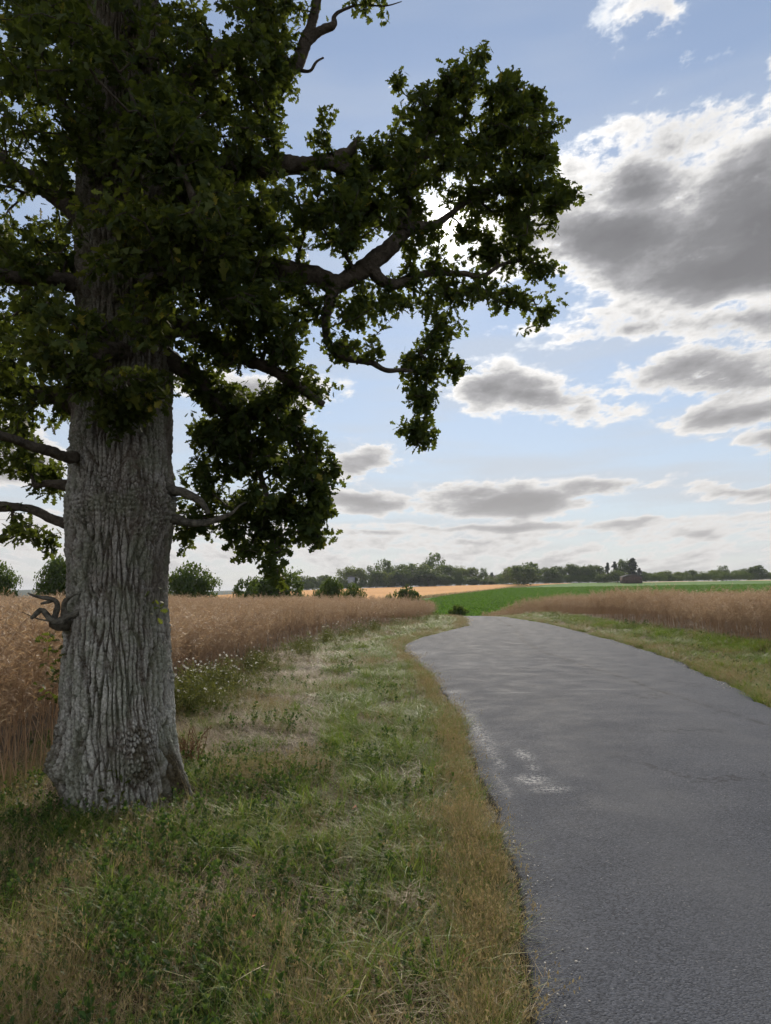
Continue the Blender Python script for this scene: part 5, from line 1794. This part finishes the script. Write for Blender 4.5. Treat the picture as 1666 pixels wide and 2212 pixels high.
def hit_ground(px, py):
    d = ray(px, py)
    t = np.linspace(100, 420, 4000)
    q = d[None] * (t / d[1])[:, None] + np.array([0, 0, EYE])
    below = np.where(q[:, 2] < gz(q[:, 0], q[:, 1]))[0]
    return q[below[0]] if len(below) else q[-1]


wp = np.array([hit_ground(a, b_) for a, b_ in bp_])
wp = catmull(wp, 60)
base = np.repeat(wp, 14, axis=0) + np.column_stack([RNG.normal(size=(len(wp) * 14, 2)) * 0.9, np.zeros(len(wp) * 14)])
base[:, 2] = gz(base[:, 0], base[:, 1])
blades(mb, len(base), 0.5, 1.2, 0.16, 0, 0.3, 0.3, 2, 0, (0, 1), base)
link('bank_grass', mb.mesh('bank_grass', [M_BANK]), label='pale dry grass bank between the orange wheat and the green field', cat='grass', kind='stuff')


# juniper-like bush on the lane's crest
def crest_bush():
    px, top, base, Y = 989, 1308, 1334, 63.0
    f = P(px, base, Y)
    g = float(gz(f[0], Y))
    r = bpy.data.objects.new('crest_bush', None)
    COL.objects.link(r)
    r.location = (f[0], Y, g)
    tag(r, 'small spiky dark bush where the lane drops over its crest', 'bush')
    zt = P(px, top, Y)[2] - g
    rng = np.random.default_rng(77)
    mb = MB()
    k = 60
    for q in range(k):
        a = rng.random() * 6.283
        el_ = 0.5 + 0.9 * rng.random()
        L = zt * (0.75 + 0.3 * rng.random())
        d = np.array([math.cos(a) * math.cos(el_), math.sin(a) * math.cos(el_), math.sin(el_)])
        n = 60
        t = 0.15 + 0.85 * rng.random(n)
        pp = d * (t * L)[:, None] + rng.normal(size=(n, 3)) * 0.05
        leaves_at(mb, pp, rng.normal(size=(n, 3)) * 0.6 + d, rng.normal(size=(n, 3)), 0.10 + 0.08 * rng.random(n), 0.5, 0, (0, 0.8), rng)
    link('crown', mb.mesh('crest_bush_crown', [M_FARLEAF]), r)
    V, F = tube(np.array([(0, 0, -0.1), (0, 0, 0.3 * zt), (0.02, 0.02, 0.7 * zt)]), [0.05, 0.04, 0.015], 6)
    link('trunk', make_mesh('crest_bush_trunk', V, F, [M_TREEBARK]), r)


crest_bush()

# ------------------------------------------------------------------ buildings far off
M_BRICK = plain_mat('barn_boards', (0.085, 0.055, 0.045), 0.9, 0.35, 1.2, 0.2)
M_TIN = plain_mat('tin_roof', (0.10, 0.097, 0.095), 0.95, 0.2, 0.5, 0.05)
M_TILE = plain_mat('roof_tiles', (0.075, 0.055, 0.048), 0.9, 0.25, 1.0, 0.2)
M_WHITE = plain_mat('white_render', (0.72, 0.70, 0.66), 0.9, 0.08, 0.5, 0.2)
M_GREYTIN = plain_mat('grey_tin', (0.22, 0.24, 0.27), 0.6, 0.15, 0.5, 0.4)
M_GLASS = plain_mat('dark_pane', (0.03, 0.035, 0.04), 0.2, 0.1, 1.0, 0.5)


def box(mb, x0, x1, y0, y1, z0, z1, mat=0):
    V = np.array([(x, y, z) for z in (z0, z1) for y in (y0, y1) for x in (x0, x1)], float)
    F = np.array([(0, 2, 3, 1), (4, 5, 7, 6), (0, 1, 5, 4), (2, 6, 7, 3), (0, 4, 6, 2), (1, 3, 7, 5)])
    mb.add(V, F, mat)


def one(name, fn, mat, parent, label=None):
    mb = MB()
    fn(mb)
    return link(name, mb.mesh(name, [mat]), parent, label=label)


def barn():
    Y = 352.0
    l, rr = P(1349.5, 1260, Y), P(1388, 1260, Y)
    w = rr[0] - l[0]
    x0 = (l[0] + rr[0]) / 2
    g = float(gz(x0, Y)) - 0.1
    hE = P(1368, 1246.0, Y)[2] - g
    hR = P(1368, 1240.3, Y)[2] - g
    D = 7.0
    r = bpy.data.objects.new('barn', None)
    COL.objects.link(r)
    r.location = (x0, Y, g)
    tag(r, 'reddish brown boarded barn with curved grey tin roof by the wood', 'barn')
    one('wall', lambda m: box(m, -w / 2, w / 2, 0, D, 0, hE), M_BRICK, r)
    nb_ = 22
    me = MB()
    box(me, -w / nb_ * 0.40, w / nb_ * 0.40, -0.06, 0.0, 0.15, hE - 0.1)
    bm_ = me.mesh('barn_board', [M_BRICK])
    for q in range(nb_):
        o = link('board', bm_, r)
        o.location = (-w / 2 + (q + 0.5) * w / nb_, -0.003 - 0.03 * (q % 3), 0)
    def roof(m):
        t = np.linspace(-1, 1, 13)
        zc = hE + (hR - hE) * (1 - np.abs(t) ** 1.7)
        xs = t * (w / 2 + 0.25)
        V = []
        for y, dz in ((-0.35, 0), (D + 0.3, 0), (-0.35, -0.16), (D + 0.3, -0.16)):
            V.append(np.stack([xs, np.full(13, y), zc + dz + 0.02], -1))
        V = np.concatenate(V)
        q = np.arange(12)
        F = np.concatenate([np.stack([q, q + 1, q + 14, q + 13], -1), np.stack([q + 26, q + 39, q + 40, q + 27], -1), np.stack([q, q + 26, q + 27, q + 1], -1), np.stack([q + 13, q + 14, q + 40, q + 39], -1)])
        m.add(V, F)
    one('roof', roof, M_TIN, r)

    def gable(m):
        t = np.linspace(-1, 1, 13)
        zc = hE + (hR - hE) * (1 - np.abs(t) ** 1.7) - 0.16
        xs = t * (w / 2 - 0.02)
        V = np.concatenate([np.stack([xs, np.full(13, 0.05), np.full(13, hE - 0.02)], -1), np.stack([xs, np.full(13, 0.05), np.maximum(zc, hE - 0.01)], -1)])
        q = np.arange(12)
        m.add(V, np.stack([q, q + 1, q + 14, q + 13], -1))
    one('gable', gable, M_TILE, r)


def house():
    Y = 396.0
    l, rr = P(1049, 1258, Y), P(1078, 1258, Y)
    w = rr[0] - l[0]
    x0 = (l[0] + rr[0]) / 2
    g = float(gz(x0, Y)) - 0.1
    hE = P(1063, 1254.5, Y)[2] - g
    hR = P(1063, 1246.5, Y)[2] - g
    D = 6.0
    r = bpy.data.objects.new('house', None)
    COL.objects.link(r)
    r.location = (x0, Y, g)
    tag(r, 'low white house with long dark roof between skyline trees', 'house')
    one('wall', lambda m: box(m, -w / 2, w / 2, 0, D, 0, hE), M_WHITE, r)

    def roof(m):
        V = np.array([(-w / 2 - .3, -.4, hE - .1), (w / 2 + .3, -.4, hE - .1), (w / 2 - .2, D / 2, hR), (-w / 2 + .2, D / 2, hR), (-w / 2 - .3, D + .4, hE - .1), (w / 2 + .3, D + .4, hE - .1)])
        m.add(V, [np.array([(0, 1, 2, 3), (3, 2, 5, 4)]), np.array([(0, 3, 4), (1, 5, 2)])])
    rf = one('roof', roof, M_TILE, r)
    one('chimney', lambda m: box(m, w * 0.2, w * 0.2 + 0.7, D / 2 - .35, D / 2 + .35, hR - .6, hR + 0.9), M_BRICK, rf)
    for q in (-0.3, 0.05, 0.35):
        one('window', lambda m: box(m, w * q - .5, w * q + .5, -0.05, 0.02, hE * 0.35, hE * 0.8), M_GLASS, r)


def silo():
    Y = 392.0
    c = P(759, 1262, Y)
    g = float(gz(c[0], Y)) - 0.1
    h = P(759, 1247, Y)[2] - g
    r = bpy.data.objects.new('silo', None)
    COL.objects.link(r)
    r.location = (c[0], Y, g)
    tag(r, 'grey-blue metal silo glimpsed among trees beyond the wheat', 'silo')
    V, F = tube(np.array([(0, 0, 0), (0, 0, h * 0.5), (0, 0, h)]), [2.0, 2.0, 2.0], 20)
    link('body', make_mesh('silo_body', V, F, [M_GREYTIN]), r)
    V, F = tube(np.array([(0, 0, h + .004), (0, 0, h * 1.06), (0, 0, h * 1.12)]), [2.1, 1.2, 0.15], 20)
    link('roof', make_mesh('silo_roof', V, F, [M_TIN]), r)


barn()
house()
silo()

# ------------------------------------------------------------------ small things in the verge
M_DOCK = foliage_mat('dead_stalk', [(0.0, (0.10, 0.055, 0.03)), (1.0, (0.22, 0.13, 0.07))], 0.1, (0.2, 0.1, 0.05), 0.7, 0.2)


def on_ground(px, py):
    d = ray(px, py)
    t = EYE / -d[2]
    q = d * t
    for _ in range(4):
        t = (EYE - float(gz(q[0], q[1]))) / -d[2]
        q = d * t
    return np.array([q[0], q[1], float(gz(q[0], q[1]))])


def stalks(name, label, px, py, h, n, spread, cat='weed', seed=1):
    rng = np.random.default_rng(seed)
    c = on_ground(px, py)
    r = bpy.data.objects.new(name, None)
    COL.objects.link(r)
    r.location = c
    tag(r, label, cat)
    for q in range(n):
        mb = MB()
        a = rng.random() * 6.283
        b0 = np.array([math.cos(a), math.sin(a), 0]) * 0.05 * rng.random()
        top = b0 + np.array([rng.normal() * spread, rng.normal() * spread * 0.6, h * (0.55 + 0.5 * rng.random())])
        pth = stem(mb, b0, top, 0.005, 0, 0.3 + 0.4 * rng.random(), 0.03, 5, 5, rng)
        kk = 26
        t = 0.35 + 0.65 * rng.random(kk)
        pp = b0 + (top - b0) * t[:, None] + rng.normal(size=(kk, 3)) * 0.006
        leaves_at(mb, pp, rng.normal(size=(kk, 3)) * 0.5 + (top - b0) / h, rng.normal(size=(kk, 3)), 0.018 + 0.02 * rng.random(kk), 0.3, 0, (0.2, 1), rng)
        link('stalk', mb.mesh('stalk', [M_DOCK]), r)


stalks('dead_dock', 'clump of dead brown dock stalks beside the oak root', 408, 1668, 0.42, 14, 0.10, 'weed', 3)
M_DEADLEAF = plain_mat('dead_leaf', (0.24, 0.09, 0.03), 0.7, 0.3, 30.0, 0.3)
for (px, py, s_l, lab) in [(985, 2125, 0.065, 'curled orange-brown dead leaf in the grass near the lane edge'), (760, 1772, 0.06, 'small rusty dead leaf among weeds in the middle of the verge'), (560, 2025, 0.06, 'small brown dead leaf in the weeds in the lower verge')]:
    c = on_ground(px, py)
    V = LEAF_V.copy()
    V[:, 2] += 1.2 * V[:, 0] ** 2 + 0.25 * V[:, 1]
    o = link('dead_leaf', make_mesh('dead_leaf', V * s_l, LEAF_F, [M_DEADLEAF]), loc=c + np.array([0, 0, 0.07]), label=lab, cat='leaf')
    o.rotation_euler = (0.5, 0.3, px * 0.7)
c0, c1 = on_ground(553, 2095), on_ground(575, 2195)
pth = catmull(np.array([c0 + [0, 0, .05], (c0 * .6 + c1 * .4) + [0.015, 0, .05], (c0 * .3 + c1 * .7) + [-.015, 0, .045], c1 + [0.01, 0, .04]]), 6)
V, F = tube(pth - c1, np.linspace(0.006, 0.010, len(pth)), 7)
link('fallen_twig', make_mesh('fallen_twig', V, F, [M_LICHENBARK], smooth=True), loc=c1, label='pale bent twig lying in the weeds at the front of the verge', cat='twig')

# mounds of raked dry grass
def hay_mound(px, py, rad, hgt, label, seed):
    rng = np.random.default_rng(seed)
    c = on_ground(px, py)
    mb = MB()
    n = 420
    a = rng.random(n) * 6.283
    r = rad * np.sqrt(rng.random(n))
    z = hgt * (1 - (r / rad) ** 2) * (0.4 + 0.6 * rng.random(n))
    base = np.column_stack([r * np.cos(a), r * np.sin(a), z])
    blades(mb, n, 0.05, 0.14, 0.003, 0, 0.95, 0.5, 3, 0, (0, 0.25), base, 0.4, rng)
    link('hay_mound', mb.mesh('hay_mound', [M_HAY]), loc=c, label=label, cat='hay')


hay_mound(680, 1665, 0.17, 0.12, 'small brown mound of raked dry grass right of the oak root', 1)
hay_mound(840, 1720, 0.15, 0.07, 'flat tuft of dead grass among weeds in mid verge', 2)
hay_mound(880, 1990, 0.12, 0.16, 'upright tuft of bleached dead grass near the lane', 3)
hay_mound(850, 1880, 0.14, 0.13, 'dark shaggy tussock with dead grass halfway along the verge', 4)

# ------------------------------------------------------------------ summer haze
hm, hb, hout = new_mat('summer_haze')
hv = hb.node('ShaderNodeVolumePrincipled')
hv.inputs['Color'].default_value = (0.78, 0.84, 0.95, 1)
hv.inputs['Density'].default_value = 0.00012
hv.inputs['Anisotropy'].default_value = 0.3
hm.node_tree.links.new(hv.outputs[0], hout.inputs['Volume'])
mb = MB()
box(mb, -7000, 7000, -7000, 7000, -9, 40)
HAZE = link('haze', mb.mesh('haze', [hm]), kind='stuff', label='thin summer haze over the fields', cat='haze')
print('counts', nl, nrp, nG, nD, nH, nW, 'leaves', len(pos), 'sprays', len(SP))
